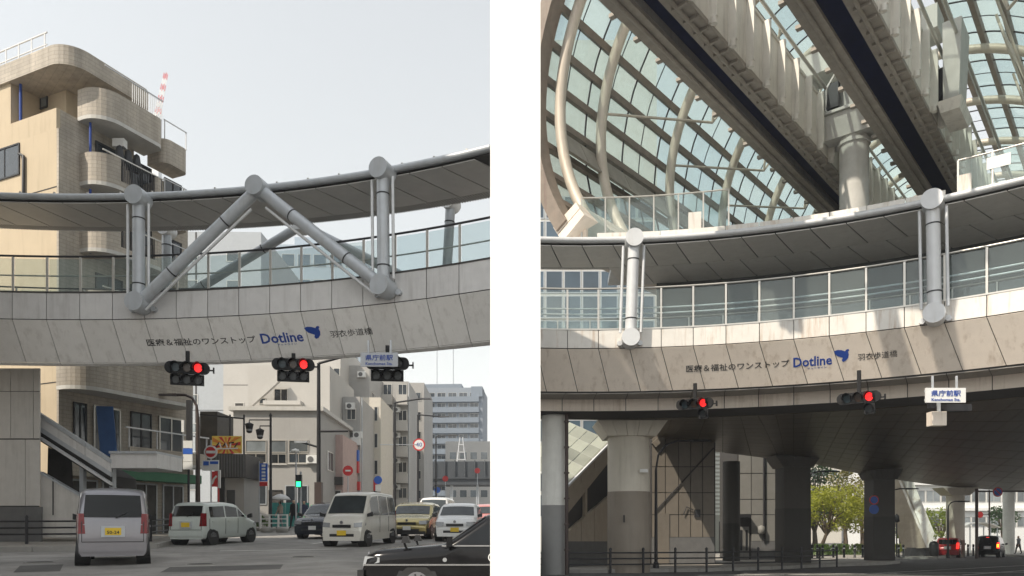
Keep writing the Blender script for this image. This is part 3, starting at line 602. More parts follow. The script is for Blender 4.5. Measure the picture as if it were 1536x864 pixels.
# ================================================================ kits: signals, lamps, signs, fences, vehicles, people, trees
mat("red_lamp", (0.5, 0.02, 0.02), 0.4, var=0, emit=(1.0, 0.015, 0.015), estr=0.85)
mat("red_lamp_soft", (0.4, 0.02, 0.02), 0.3, var=0, emit=(1.0, 0.03, 0.02), estr=1.2)
mat("amber_lamp", (0.6, 0.3, 0.02), 0.4, var=0, emit=(1.0, 0.45, 0.02), estr=2.5)
mat("green_lamp", (0.02, 0.4, 0.1), 0.4, var=0, emit=(0.02, 0.9, 0.22), estr=2.2)
mat("lens_dark", (0.012, 0.016, 0.018), 0.35, var=0.1); mat("lens_amber", (0.05, 0.025, 0.012), 0.25, var=0.1); mat("lens_teal", (0.01, 0.03, 0.04), 0.35, var=0.1)
mat("signal_black", (0.008, 0.008, 0.009), 0.6, var=0.05, spec=0.3)
def signal(label, loc, rz, hang, arrows=3, dark=True, lit=True):
    """road signal, three lamps side by side with visors and a row of arrow lamps below; front looks along local -y"""
    t = thing("traffic_light", label, "traffic light", loc, rz, "traffic lights hung under the footbridges", world=False)
    cas = "signal_black"; t.scale = (0.8, 0.85, 0.9); hang = hang/0.9
    hb = MB(); hb.box((0, 0, 0), (1.22, 0.14, 0.40))
    for sx in (-1, 1): hb.tube([(sx*0.61, -0.07, 0), (sx*0.61, 0.07, 0)], 0.2, 20)
    hb.build("housing", cas, t)
    def lampset(x, z, lm, r=0.15):
        q = MB().tube([(x, -0.07, z), (x, -0.095, z)], r, 20).build("lens", lm, t)
        vz = MB(); n = 16; ring = []
        for k in range(n+1):
            a = R(-20)+R(220)*k/n; ring.append((x+(r+0.02)*math.cos(a), z+(r+0.02)*math.sin(a)))
        for (xa, za), (xb, zb) in zip(ring, ring[1:]):
            vz.hexa([(xa, -0.07, za), (xb, -0.07, zb), (xb, -0.07, zb+0.012), (xa, -0.07, za+0.012)][::-1], [(xa, -0.33, za), (xb, -0.33, zb), (xb, -0.33, zb+0.012), (xa, -0.33, za+0.012)][::-1])
        vz.build("visor", cas, t)
    for i, lm in enumerate(("lens_teal", "lens_amber", "red_lamp" if lit else "lens_dark")): lampset((i-1)*0.40, 0, lm, 0.145)
    if arrows == 3:
        MB().box((0, 0.0, -0.41), (1.2, 0.13, 0.36)).build("arrow_housing", cas, t)
        for i in range(3): lampset((i-1)*0.40, -0.41, "lens_dark", 0.14)
    elif arrows == 1:
        MB().box((0.40, 0.0, -0.41), (0.40, 0.13, 0.38)).build("arrow_housing", cas, t); lampset(0.40, -0.41, "lens_dark", 0.14)
    MB().box((0, 0.06, 0.2+hang/2), (0.14, 0.1, hang)).build("hanger", cas, t)
    MB().box((0.88, 0, -0.05), (0.2, 0.04, 0.05)).box((0.95, 0, -0.05), (0.05, 0.1, 0.2)).build("side_arm", cas, t)
    return t
def tube_pole(mb, base, top, r0, r1): mb.tube([base, Vector(base).lerp(Vector(top), 0.5), top], [r0, (r0+r1)/2, r1], 12)
def street_lamp(label, u, d, vtop, arm_u, arm_v, m="dark_metal", r=0.09, curve=True, group="street lamps", band=None, extra=None):
    s = SL if u < U0 else SR; x = (u-U0)/F*d; z0 = s*d; zt = HC+(V0-vtop)/F*d
    t = thing("street_lamp", label, "street lamp", (x, d, z0), 0, group)
    tube_pole(p := MB(), (x, d, z0), (x, d, zt), r, r*0.7); p.build("pole", m, t)
    e = P(arm_u, arm_v, d); top = Vector((x, d, zt))
    if curve: pts = [top, top+Vector(((e.x-x)*0.06, 0, (e.z-zt)*0.5)), top+Vector(((e.x-x)*0.25, 0, (e.z-zt)*0.85)), top+Vector(((e.x-x)*0.55, 0, (e.z-zt)*0.99)), e]
    else: pts = [top, e]
    MB().tube(pts, r*0.55, 8).build("arm", m, t)
    dr = 1 if e.x > x else -1
    MB().hexa([(e.x-0.1*dr, d-0.13, e.z-0.06), (e.x+0.7*dr, d-0.13, e.z-0.04), (e.x+0.7*dr, d+0.13, e.z-0.04), (e.x-0.1*dr, d+0.13, e.z-0.06)], [(e.x-0.1*dr, d-0.09, e.z+0.05), (e.x+0.65*dr, d-0.09, e.z+0.03), (e.x+0.65*dr, d+0.09, e.z+0.03), (e.x-0.1*dr, d+0.09, e.z+0.05)]).build("lamp_head", m, t)
    MB().lathe([(r*1.7, 0), (r*1.7, 0.25), (r*1.2, 0.4)], (x, d, z0), 12).build("base", m, t)
    return t
def round_sign(parent, u, v, d, r, face, ring, txt=None, tm=None, bar=None):
    c = P(u, v, d)
    MB().tube([c+Vector((0, 0.02, 0)), c+Vector((0, -0.02, 0))], r, 28).build("sign_disc", ring, parent)
    if face != ring: MB().tube([c+Vector((0, -0.02, 0)), c+Vector((0, -0.028, 0))], r*0.78, 28).build("sign_face", face, parent)
    if bar: MB().box(c+Vector((0, -0.035, 0)), (r*1.9, 0.01, r*0.22), Matrix.Rotation(R(45), 3, 'Y')).build("sign_bar", bar, parent)
    if txt: text_on(txt, c+Vector((0, -0.032, 0)), (1, 0, 0), (0, 0, 1), r*0.68, parent, tm or "blue_print", bold=0.0, width=r*1.0)
def fence(label, pts, side, h=0.9, rails=3, m="dark_metal", gap=2.0, name="railing_fence", base=0.13, group=None, pr=0.05):
    s = SL if side < 0 else SR; a = pts[0]
    t = thing(name, label, "fence", (a[0], a[1], s*a[1]+base), 0, group)
    for i, (p, q) in enumerate(zip(pts, pts[1:])):
        p = Vector(p); q = Vector(q); n = max(1, round((q-p).length/gap))
        for k in range(n if i < len(pts)-2 else n+1):
            c = p.lerp(q, k/n); z = s*c.y+base
            MB().tube([(c.x, c.y, z), (c.x, c.y, z+h)], pr, 8).lathe([(pr*1.2, 0), (pr*1.2, 0.05), (pr*0.4, 0.1)], (c.x, c.y, z+h), 8).build("post", m, t)
        for k in range(rails):
            zz = h*(0.38+0.25*k) if rails == 3 else h*(0.45+0.4*k)
            MB().tube([(p.x, p.y, s*p.y+base+zz), (q.x, q.y, s*q.y+base+zz)], 0.03, 8).build("rail", m, t)
    return t
# ---------------------------------------------------------------- vehicles
mat("tyre", (0.02, 0.02, 0.02), 0.85, var=0.1); mat("rim", (0.22, 0.22, 0.23), 0.35, 0.7, var=0.05)
mat("car_glass", (0.006, 0.007, 0.008), 0.06, 0.0, var=0.2, spec=0.35); mat("headlight_glass", (0.30, 0.31, 0.32), 0.2, 0.2, var=0.1)
mat("windscreen", (0.035, 0.042, 0.045), 0.05, 0.0, var=0.3, scale=2, spec=0.6)
mat("tail_red", (0.18, 0.008, 0.012), 0.2, var=0.05); mat("plate_yellow", (0.70, 0.48, 0.03), 0.5, var=0.05); mat("plate_white", (0.7, 0.7, 0.68), 0.5, var=0.05)
def interp(pts, x):
    if x <= pts[0][0]: return pts[0][1]
    for (a, b), (c, d) in zip(pts, pts[1:]):
        if x <= c: return b+(d-b)*(x-a)/(c-a) if c > a else d
    return pts[-1][1]
def vehicle(label, cat, L, W, prof, belt, wr, wx, paint, wins, ws, rear, plate="plate_white", lights="front", name="parked_car", heading=(0, 1), at=(0, 0), side=-1, cut=None, tum=0.20, lower=None, brake=False, grille=True, ptxt=None, glassm="car_glass", group=None, zb=0.22, big_tail=True):
    f = Vector((heading[0], heading[1], 0)).normalized(); s = SL if side < 0 else SR
    t = thing(name, label, cat, (at[0], at[1], s*at[1]-0.008), 0, group, world=False)
    fx = Vector((f.x, f.y, s*f.y)).normalized(); ly = Vector((0, 0, 1)).cross(fx).normalized(); uz = fx.cross(ly)
    t.rotation_euler = Matrix((fx, ly, uz)).transposed().to_euler()
    hl = L/2
    def wd(x):
        e = max(0, abs(x)-(hl-0.7))/0.7; return W/2*(1-0.09*e**2.4)
    def hw(x, z): return wd(x)*(0.97+0.03*min(1, max(0, (z-zb)/(0.5*belt-zb+0.2)))) if z <= belt else wd(x)-tum*(z-belt)
    def zt(x): return interp(prof, x)
    xs = sorted(set([round(p[0], 4) for p in prof]+[round(-hl+L*k/26, 4) for k in range(27)]))
    if cut is not None: xs = [x for x in xs if x > cut]; xs = [cut]+xs
    rings = []; cr = 0.03
    for x in xs:
        z1 = zt(x); r = min(0.11, (z1-zb)*0.3); rg = [(0, zb), (hw(x, zb)*0.93, zb), (hw(x, zb), zb+0.07)]
        for q in (0.3, 0.6, 0.85): z = zb+0.07+(z1-r-zb-0.07)*q; rg.append((hw(x, z), z))
        rg += [(hw(x, z1-r), z1-r), (hw(x, z1)-0.28*r, z1-0.28*r), (hw(x, z1)-r, z1), (hw(x, z1)*0.45, z1+cr*0.8), (0, z1+cr)]
        rings.append([(x, y, z) for y, z in rg]+[(x, -y, z) for y, z in rg[-2:0:-1]])
    n = len(rings[0]); b = MB(); vs = [q for rg in rings for q in rg]
    b.add(vs, [(i*n+k, (i+1)*n+k, (i+1)*n+(k+1) % n, i*n+(k+1) % n) for i in range(len(xs)-1) for k in range(n)], True)
    b.add(rings[0], [tuple(range(n-1, -1, -1))]); b.add(rings[-1], [tuple(range(n))])
    bd = b.build("body", paint, t)
    if lower:
        lb = MB()
        for i in range(len(xs)-1):
            for sg in (-1, 1):
                q = [(xs[i], zb-0.01), (xs[i+1], zb-0.01), (xs[i+1], zb+0.24), (xs[i], zb+0.24)]; o = [(x, sg*(hw(x, z)+0.012), z) for x, z in q]; lb.add(o, [(0, 1, 2, 3)])
        lb.build("sill_trim", lower, t)
    # side windows
    for sg in (-1, 1):
        for (xa, xb) in [q_ for q_ in wins if cut is None or q_[1] > cut]:
            xa = xa if cut is None else max(xa, cut); m = MB(); K = 5; lo = []; hi = []
            for k in range(K+1):
                x = xa+(xb-xa)*k/K; z0 = belt+0.03; z1 = max(z0+0.01, zt(x)-0.13); lo.append((x, sg*(hw(x, z0)+0.006), z0)); hi.append((x, sg*(hw(x, z1)+0.006), z1))
            m.add(lo+hi, [(k, k+1, K+2+k, K+1+k) for k in range(K)]); m.build("side_window", glassm, t)
        for (xa, xb) in wins[:2]:
            if cut is None or (xa+xb)/2 > cut:
                hx = xa+0.18; MB().box((hx, sg*(hw(hx, belt-0.12)+0.015), belt-0.12), (0.18, 0.03, 0.035)).build("door_handle", paint, t)
        for (xa, xb) in wins:
            if cut is None or xa > cut:
                sm = MB()
                for za, zb_ in ((zb+0.16, zb+0.45), (zb+0.45, belt-0.02)):
                    q0, q1 = (xa-0.035, za), (xa-0.035, zb_); sm.bar((q0[0], sg*(hw(*q0)+0.001), q0[1]), (q1[0], sg*(hw(*q1)+0.001), q1[1]), 0.014, 0.012)
                sm.build("door_seam", "black_plastic", t)
    if cut is None:
        sm = MB(); zz_ = zb+0.33; xr = -hl-0.004
        sm.box((xr, 0, zz_), (0.012, W*0.82, 0.016))
        for sg in (-1, 1): sm.box((xr, sg*W*0.41, (zz_+belt)/2), (0.012, 0.014, belt-zz_))
        sm.build("hatch_seam", "black_plastic", t)
    def screen_(pa, pb, k0, k1, nm, m, frac=0.86):
        """glass across the car between two profile points"""
        a = Vector(pa); c = Vector(pb); d = (c-a); nn = Vector((-d.y, d.x)).normalized()
        if nn.y < 0: nn = -nn
        q = MB(); K = 6; vs = []
        for tt in (k0, (k0+k1)/2, k1):
            p = a+d*tt
            for j in range(K+1):
                y = -1+2*j/K; hwid = min(hw(p.x, p.y)-0.05, hw(p.x, p.y)*frac); bulge = 0.032*(1-y*y)
                vs.append((p.x+nn.x*(0.008+bulge), y*hwid, p.y+nn.y*(0.008+bulge)))
        q.add(vs, [(i*(K+1)+j, i*(K+1)+j+1, (i+1)*(K+1)+j+1, (i+1)*(K+1)+j) for i in range(2) for j in range(K)], True); return q.build(nm, m, t)
    w_ = screen_(ws[0], ws[1], 0.05, 0.95, "windscreen", "windscreen" if paint != "paint_taxi" else "car_glass")
    if cut is None: screen_(rear[0], rear[1], 0.06, 0.94, "rear_window", glassm)
    # wheels
    for x in wx:
        if cut is not None and x < cut: continue
        for sg in (-1, 1):
            y = sg*(W/2-0.09)
            MB().tube([(x, sg*(W/2-0.3), wr), (x, sg*(W/2+0.003), wr+0.02)], wr+0.04, 24).build("wheel_arch", "black_plastic", t)
            wh = MB().tube([(x, y-sg*0.1, wr), (x, y+sg*0.085, wr)], wr, 26).build("wheel", "tyre", t)
            rm = MB().tube([(x, y+sg*0.08, wr), (x, y+sg*0.094, wr)], wr*0.62, 20)
            rm.build("rim", "rim", wh)
            hb = MB()
            for k in range(9):
                a = k*2*math.pi/9; hb.box((x+math.cos(a)*wr*0.42, y+sg*0.0945, wr+math.sin(a)*wr*0.42), (wr*0.2, 0.006, wr*0.09), Matrix.Rotation(-a, 3, 'Y'))
            hb.build("rim_slots", "black_plastic", wh)
    # front
    zf = belt*0.72
    for sg in (-1, 1):
        x0 = hl-0.30; xx = hl+0.012
        MB().hexa([(x0, sg*(wd(x0)+0.006), zf-0.01), (hl-0.02, sg*wd(hl)*1.0, zf-0.07), (xx, sg*wd(hl)*0.62, zf-0.08), (xx-0.1, sg*wd(hl)*0.6, zf-0.06)][::sg], [(x0, sg*(wd(x0)+0.004), zf+0.07), (hl-0.05, sg*wd(hl)*0.99, zf+0.09), (xx-0.02, sg*wd(hl)*0.62, zf+0.06), (xx-0.12, sg*wd(hl)*0.6, zf+0.08)][::sg]).build("headlight", "headlight_glass", t)
        MB().hexa([(ws[0][0]-0.1, sg*(hw(ws[0][0], belt)+0.02), belt-0.02), (ws[0][0]-0.02, sg*(hw(ws[0][0], belt)+0.02), belt-0.02), (ws[0][0]-0.02, sg*(hw(ws[0][0], belt)+0.2), belt), (ws[0][0]-0.12, sg*(hw(ws[0][0], belt)+0.2), belt)], [(ws[0][0]-0.1, sg*(hw(ws[0][0], belt)+0.02), belt+0.1), (ws[0][0]-0.02, sg*(hw(ws[0][0], belt)+0.02), belt+0.08), (ws[0][0]-0.03, sg*(hw(ws[0][0], belt)+0.2), belt+0.15), (ws[0][0]-0.12, sg*(hw(ws[0][0], belt)+0.2), belt+0.16)]).build("side_mirror", "black_plastic" if paint != "paint_taxi" else paint, t)
    if grille:
        MB().box((hl+0.004, 0, zf-0.04), (0.03, W*0.42, 0.10)).build("grille", "black_plastic", t)
        MB().box((hl+0.004, 0, zb+0.17), (0.03, W*0.56, 0.11)).build("air_intake", "black_plastic", t)
    fp = MB().box((hl+0.024, 0, zb+0.26), (0.02, 0.33, 0.165)).build("number_plate", plate, t)
    MB().tube([(hl+0.013, 0, zf+0.09), (hl+0.03, 0, zf+0.09)], 0.055, 14).build("emblem", "rim", t)
    MB().box((hl-0.01, 0, zb+0.06), (0.07, W*0.86, 0.14)).build("bumper", lower or paint, t)
    if cut is None:
        zr = belt
        for sg in (-1, 1):
            x0 = -hl-0.012
            tl = (zr-0.28, zr+0.18) if big_tail else (zr-0.2, zr+0.0)
            MB().hexa([(x0, sg*wd(hl)*0.80, tl[0]), (x0, sg*(wd(hl)*1.0), tl[0]), (-hl+0.16, sg*(wd(hl-.16)+0.008), tl[0]), (-hl+0.16, sg*(wd(hl-.16)-0.06), tl[0])][::-sg], [(x0+0.05, sg*wd(hl)*0.84, tl[1]), (x0+0.05, sg*(wd(hl)*0.99), tl[1]), (-hl+0.16, sg*(wd(hl-.16)+0.004), tl[1]), (-hl+0.16, sg*(wd(hl-.16)-0.06), tl[1])][::-sg]).build("tail_light", "red_lamp_soft" if brake else "tail_red", t)
        MB().box((-hl-0.006, 0, zr-0.23), (0.05, 0.48, 0.25)).build("plate_recess", "steel_grey", t)
        rp = MB().box((-hl-0.028, 0, zr-0.23), (0.02, 0.33, 0.165)).build("number_plate", plate, t)
        if ptxt:
            pm = "black_print" if plate != "plate_green" else "white_paint"
            vs, fs = text_mesh(ptxt, 1, 0.02)
            q = MB(); x0 = min(p[0] for p in vs); x1 = max(p[0] for p in vs); y0 = min(p[1] for p in vs); y1 = max(p[1] for p in vs)
            q.add([(-hl-0.040-p[2], -((p[0]-x0)/(x1-x0)-0.5)*0.25, zr-0.25+((p[1]-y0)/(y1-y0)-0.5)*0.075) for p in vs], fs); q.build("plate_number", pm, rp)
        MB().box((-hl-0.006, 0, zb+0.20), (0.06, W*0.9, 0.20)).build("bumper", paint, t)
        MB().tube([(rear[0][0]-0.05, -0.05, rear[0][1]+0.02), (rear[0][0]-0.05, -0.28, rear[0][1]+0.15)], 0.014, 6).build("wiper", "black_plastic", t)
        if brake: MB().box((rear[1][0]-0.02, 0, rear[1][1]-0.02), (0.04, 0.2, 0.05)).build("brake_light", "red_lamp_soft", t)
    return t
def paint(name, col, rough=0.28, metal=0.1, coat=0.6): return mat(name, col, rough, metal, var=0.04, scale=1.5, coat=coat, dirt=(col[0]*.7, col[1]*.68, col[2]*.64), dirtamt=0.25)
# ---------------------------------------------------------------- people
mat("skin", (0.50, 0.33, 0.25), 0.6, var=0.05); mat("hair", (0.015, 0.012, 0.01), 0.6, var=0.1)
def person(label, x, y, side, h, rz, top, legs, stride=0.16, arm=0.10, extra=0.13, raise_arm=False):
    s = SL if side < 0 else SR; z0 = s*y+extra
    nodes = {"pel": (0, 0, .53, .085), "wst": (0, 0, .62, .080), "chs": (0, .01, .74, .095), "nek": (0, 0, .84, .040), "jaw": (0, .02, .885, .048), "hed": (0, .012, .935, .062), "crn": (0, 0, .975, .045), "nos": (0, .072, .915, .012)}
    E = [("pel", "wst"), ("wst", "chs"), ("chs", "nek"), ("nek", "jaw"), ("jaw", "hed"), ("hed", "crn"), ("hed", "nos")]
    for sg, nm in ((-1, "l"), (1, "r")):
        st = stride*sg
        nodes.update({nm+"hip": (sg*.055, 0, .50, .068), nm+"kne": (sg*.058, st*.45+.02, .28, .043), nm+"ank": (sg*.06, st*.75, .05, .027), nm+"toe": (sg*.062, st*.75+.10, .018, .020)})
        E += [("pel", nm+"hip"), (nm+"hip", nm+"kne"), (nm+"kne", nm+"ank"), (nm+"ank", nm+"toe")]
        if raise_arm and sg > 0: el, wr, hd = (.13, .05, .66, .03), (.10, .15, .74, .02), (.10, .17, .77, .022)
        else: el, wr, hd = (sg*.14, -st*arm*3, .62, .032), (sg*.145, -st*arm*3+.06, .50, .023), (sg*.145, -st*arm*3+.075, .455, .024)
        nodes.update({nm+"sho": (sg*.105, 0, .79, .045), nm+"elb": el, nm+"wri": wr, nm+"han": hd})
        E += [("chs", nm+"sho"), (nm+"sho", nm+"elb"), (nm+"elb", nm+"wri"), (nm+"wri", nm+"han")]
        for k in range(4):
            fn = nm+"f%d" % k; bx, by, bz = hd[:3]; nodes[fn] = (bx, by+.012*(k-1.5), bz-.045+.004*abs(k-1), .006); E.append((nm+"han", fn))
        nodes[nm+"th"] = (hd[0]-sg*.012, hd[1]+.03, hd[2]-.018, .006); E.append((nm+"han", nm+"th"))
    keys = list(nodes); me = bpy.data.meshes.new("person")
    me.from_pydata([tuple(c*h for c in nodes[k][:3]) for k in keys], [(keys.index(a), keys.index(b)) for a, b in E], [])
    ob = bpy.data.objects.new("tmp", me); C.objects.link(ob); ob.modifiers.new("s", 'SKIN'); ob.modifiers.new("d", 'SUBSURF').levels = 1
    for i, k in enumerate(keys): me.skin_vertices[0].data[i].radius = (nodes[k][3]*h*(1.18 if k in ("pel", "wst", "chs") else 1), nodes[k][3]*h*(0.85 if k in ("pel", "wst", "chs") else 1))
    me.skin_vertices[0].data[0].use_root = True
    bpy.context.view_layer.update()
    m2 = bpy.data.meshes.new_from_object(ob.evaluated_get(bpy.context.evaluated_depsgraph_get())); bpy.data.objects.remove(ob)
    m2.name = "person"; m2.materials.clear()
    for m in (legs, top, "skin", "hair"): m2.materials.append(MATS[m])
    for p in m2.polygons:
        z = p.center.z/h; yy = p.center.y/h; xx = abs(p.center.x)/h; p.use_smooth = True
        p.material_index = 0 if (z < .54 and xx < .12) else 2 if (xx > .12 and z < .53) else 1 if z < .85 else (3 if (z > .95 or yy < .0) else 2)
        if z < .03: p.material_index = 3
    o = bpy.data.objects.new("person", m2); C.objects.link(o); o.location = (x, y, z0); o.rotation_euler = (0, 0, rz)
    return tag(o, label, "person")
# ---------------------------------------------------------------- trees
mat("bark", (0.09, 0.065, 0.045), 0.9, var=0.25, scale=6, bump=0.5)
def leafmat(name, col):
    if name in MATS: return MATS[name]
    m = mat(name, col, 0.6, var=0.35, scale=1.4, spec=0.3); n = m.node_tree.nodes; l = m.node_tree.links; b = n["Principled BSDF"]
    tr = n.new("ShaderNodeBsdfTranslucent"); tr.inputs[0].default_value = (col[0]*1.6, col[1]*1.7, col[2]*0.9, 1); ms = n.new("ShaderNodeMixShader"); ms.inputs[0].default_value = 0.35
    l.new(b.outputs[0], ms.inputs[1]); l.new(tr.outputs[0], ms.inputs[2]); l.new(ms.outputs[0], n["Material Output"].inputs[0]); return m
def tree(label, x, y, z0, h, rad, leaf, nl=2600, trunk=0.35, seed=1, name="park_tree", ls=0.16, spread=1.0, group=None, flat=0.75, lean=0):
    rn = random.Random(seed); t = thing(name, label, "tree", (x, y, z0), 0, group, world=False)
    tr = MB(); hb = h*trunk; tr.tube([(0, 0, -0.1), (0.05+lean*.4, 0, hb*0.5), (lean, 0.05, hb)], [h*0.028+0.05, h*0.022+0.03, h*0.018+0.02], 10)
    clumps = []
    for k in range(9):
        a = k*2.4+rn.random(); el = 0.25+0.75*rn.random(); rr = rad*(0.45+0.4*rn.random())
        e = Vector((math.cos(a)*rr*math.cos(el*0.9)+lean, math.sin(a)*rr*math.cos(el*0.9), hb+(h-hb)*(0.25+0.6*el)))
        m_ = Vector((lean, 0, hb*0.95)).lerp(e, 0.5)+Vector((0, 0, 0.08*h)); tr.tube([(lean, 0, hb*0.93), m_, e], [h*0.012+0.02, h*0.008+0.012, 0.012], 7)
        clumps.append((e, rad*(0.30+0.22*rn.random())))
    for k in range(16):
        a = rn.random()*6.28; q = rn.random()**0.5; zz = rn.random(); rr = rad*q*math.sqrt(max(0.05, 1-(zz*1.5-0.75)**2))*spread
        clumps.append((Vector((math.cos(a)*rr+lean, math.sin(a)*rr, hb*0.95+(h-hb)*(0.08+0.86*zz))), rad*(0.20+0.2*rn.random())))
    tr.build("trunk", "bark", t); lf = MB()
    for i in range(nl):
        c, r = clumps[i % len(clumps)]; d = Vector((rn.gauss(0, 1), rn.gauss(0, 1), rn.gauss(0, 1))).normalized()*r*(0.35+0.75*rn.random()**0.6); d.z *= flat
        p = c+d; a = Vector((rn.gauss(0, 1), rn.gauss(0, 1), rn.gauss(0, 0.6))).normalized(); b = a.cross(Vector((rn.gauss(0, 1), rn.gauss(0, 1), rn.gauss(0, 1)))).normalized(); s_ = ls*(0.6+0.8*rn.random())
        lf.add([p-a*s_, p+b*s_*0.55, p+a*s_, p-b*s_*0.55], [(0, 1, 2, 3)])
    lf.build("crown", leaf, t); return t
def bush(label, x, y, z0, rx, ry, h, leaf, nl=700, seed=1, ls=0.09, name="shrub", group=None):
    rn = random.Random(seed); t = thing(name, label, "shrub", (x, y, z0), 0, group, world=False); lf = MB(); st = MB()
    for k in range(6): st.tube([(rn.uniform(-rx, rx)*0.3, rn.uniform(-ry, ry)*0.3, 0), (rn.uniform(-rx, rx)*0.7, rn.uniform(-ry, ry)*0.7, h*0.8)], [0.02, 0.008], 5)
    st.build("stem", "bark", t)
    for i in range(nl):
        a = rn.random()*6.28; q = rn.random()**0.5; z = rn.random()**0.7; sh = math.sqrt(max(0, 1-z*z*0.8))*(0.85+0.3*math.sin(a*3+seed))
        p = Vector((math.cos(a)*q*rx*sh, math.sin(a)*q*ry*sh, z*h)); A_ = Vector((rn.gauss(0, 1), rn.gauss(0, 1), rn.gauss(0, 1))).normalized(); B_ = A_.cross(Vector((rn.gauss(0, 1), rn.gauss(0, 1), rn.gauss(0, 1)))).normalized(); s_ = ls*(0.6+0.8*rn.random())
        lf.add([p-A_*s_, p+B_*s_*0.6, p+A_*s_, p-B_*s_*0.6], [(0, 1, 2, 3)])
    lf.build("foliage", leaf, t); return t
# ================================================================ left street: buildings
class Block:
    """a box building: O front corner, e along the front (unit xy), width w, depth dp away from the camera"""
    def __init__(s, name, label, cat, O, e, w, dp, z0, z1, m, parent=None):
        s.O = Vector((O[0], O[1])); s.e = Vector(e).normalized(); s.n = Vector((s.e.y, -s.e.x)); s.w = w; s.dp = dp; s.z0 = z0; s.z1 = z1
        if s.n.y > 0: s.n = -s.n
        s.root = parent or thing(name, label, cat, (O[0], O[1], z0))
        s.wall = s.bx(0, w, 0, dp, z0-1.0, z1, m, "wall")
    def pt(s, a, b, z): q = s.O+s.e*a-s.n*b; return Vector((q.x, q.y, z))
    def bx(s, a0, a1, b0, b1, z0, z1, m, nm, parent=None):
        lo = [s.pt(a0, b0, z0), s.pt(a1, b0, z0), s.pt(a1, b1, z0), s.pt(a0, b1, z0)]; hi = [q+Vector((0, 0, z1-z0)) for q in lo]
        return MB().hexa(lo, hi).build(nm, m, parent or s.root)
    def hit(s, u, v, face="front"):
        """wall coordinates (along, z) under a pixel"""
        d = Vector(((u-U0)/F, 1.0)); z = (V0-v)/F
        if face == "front": n = s.n; o = s.O; t = s.e
        elif face == "right": n = s.e; o = s.O+s.e*s.w; t = -s.n
        else: n = s.e; o = s.O; t = -s.n
        k = o.dot(n)/d.dot(n); q = d*k; return (q-o).dot(t), HC+z*k
    def win(s, a0, a1, z0, z1, face="front", m="window_dark", fm="alu", fr=0.06, bars=1, nm="window", sill=False):
        t = 0.05
        if a0 > a1: a0, a1 = a1, a0
        if face == "front": F_ = lambda a, b, z: s.pt(a, -b, z)
        elif face == "right": F_ = lambda a, b, z: s.pt(s.w+b, a, z)
        else: F_ = lambda a, b, z: s.pt(-b, a, z)
        def q(x0, x1, y0, y1, b0, b1):
            lo = [F_(x0, b0, y0), F_(x1, b0, y0), F_(x1, b1, y0), F_(x0, b1, y0)]; hi = [F_(x0, b0, y1), F_(x1, b0, y1), F_(x1, b1, y1), F_(x0, b1, y1)]; return lo, hi
        mb = MB()
        for r_ in ((a0, a1, z0, z0+fr), (a0, a1, z1-fr, z1), (a0, a0+fr, z0+fr, z1-fr), (a1-fr, a1, z0+fr, z1-fr)): mb.hexa(*q(*r_, 0.0, t))
        for k in range(bars): c = a0+(a1-a0)*(k+1)/(bars+1); mb.hexa(*q(c-fr*.4, c+fr*.4, z0+fr, z1-fr, 0.0, t*.8))
        w_ = mb.build(nm, fm, s.root)
        MB().hexa(*q(a0+fr*.5, a1-fr*.5, z0+fr*.5, z1-fr*.5, 0.0, 0.02)).build("pane", m, w_)
        if sill: MB().hexa(*q(a0-0.05, a1+0.05, z0-0.07, z0, 0.0, 0.12)).build("sill", "concrete_pale", w_)
        return w_
    def winpx(s, u0, v0, u1, v1, face="front", **k):
        a0, z1 = s.hit(u0, v0, face); a1, z0 = s.hit(u1, v1, face)
        if face != "front" or abs(z1-z0) < 0.1: pass
        return s.win(a0, a1, z0, z1, face, **k)
mat("tan_render", (0.50, 0.415, 0.295), 0.8, var=0.06, scale=0.6, bump=0.1, dirt=(0.28, 0.22, 0.15), dirtamt=0.5)
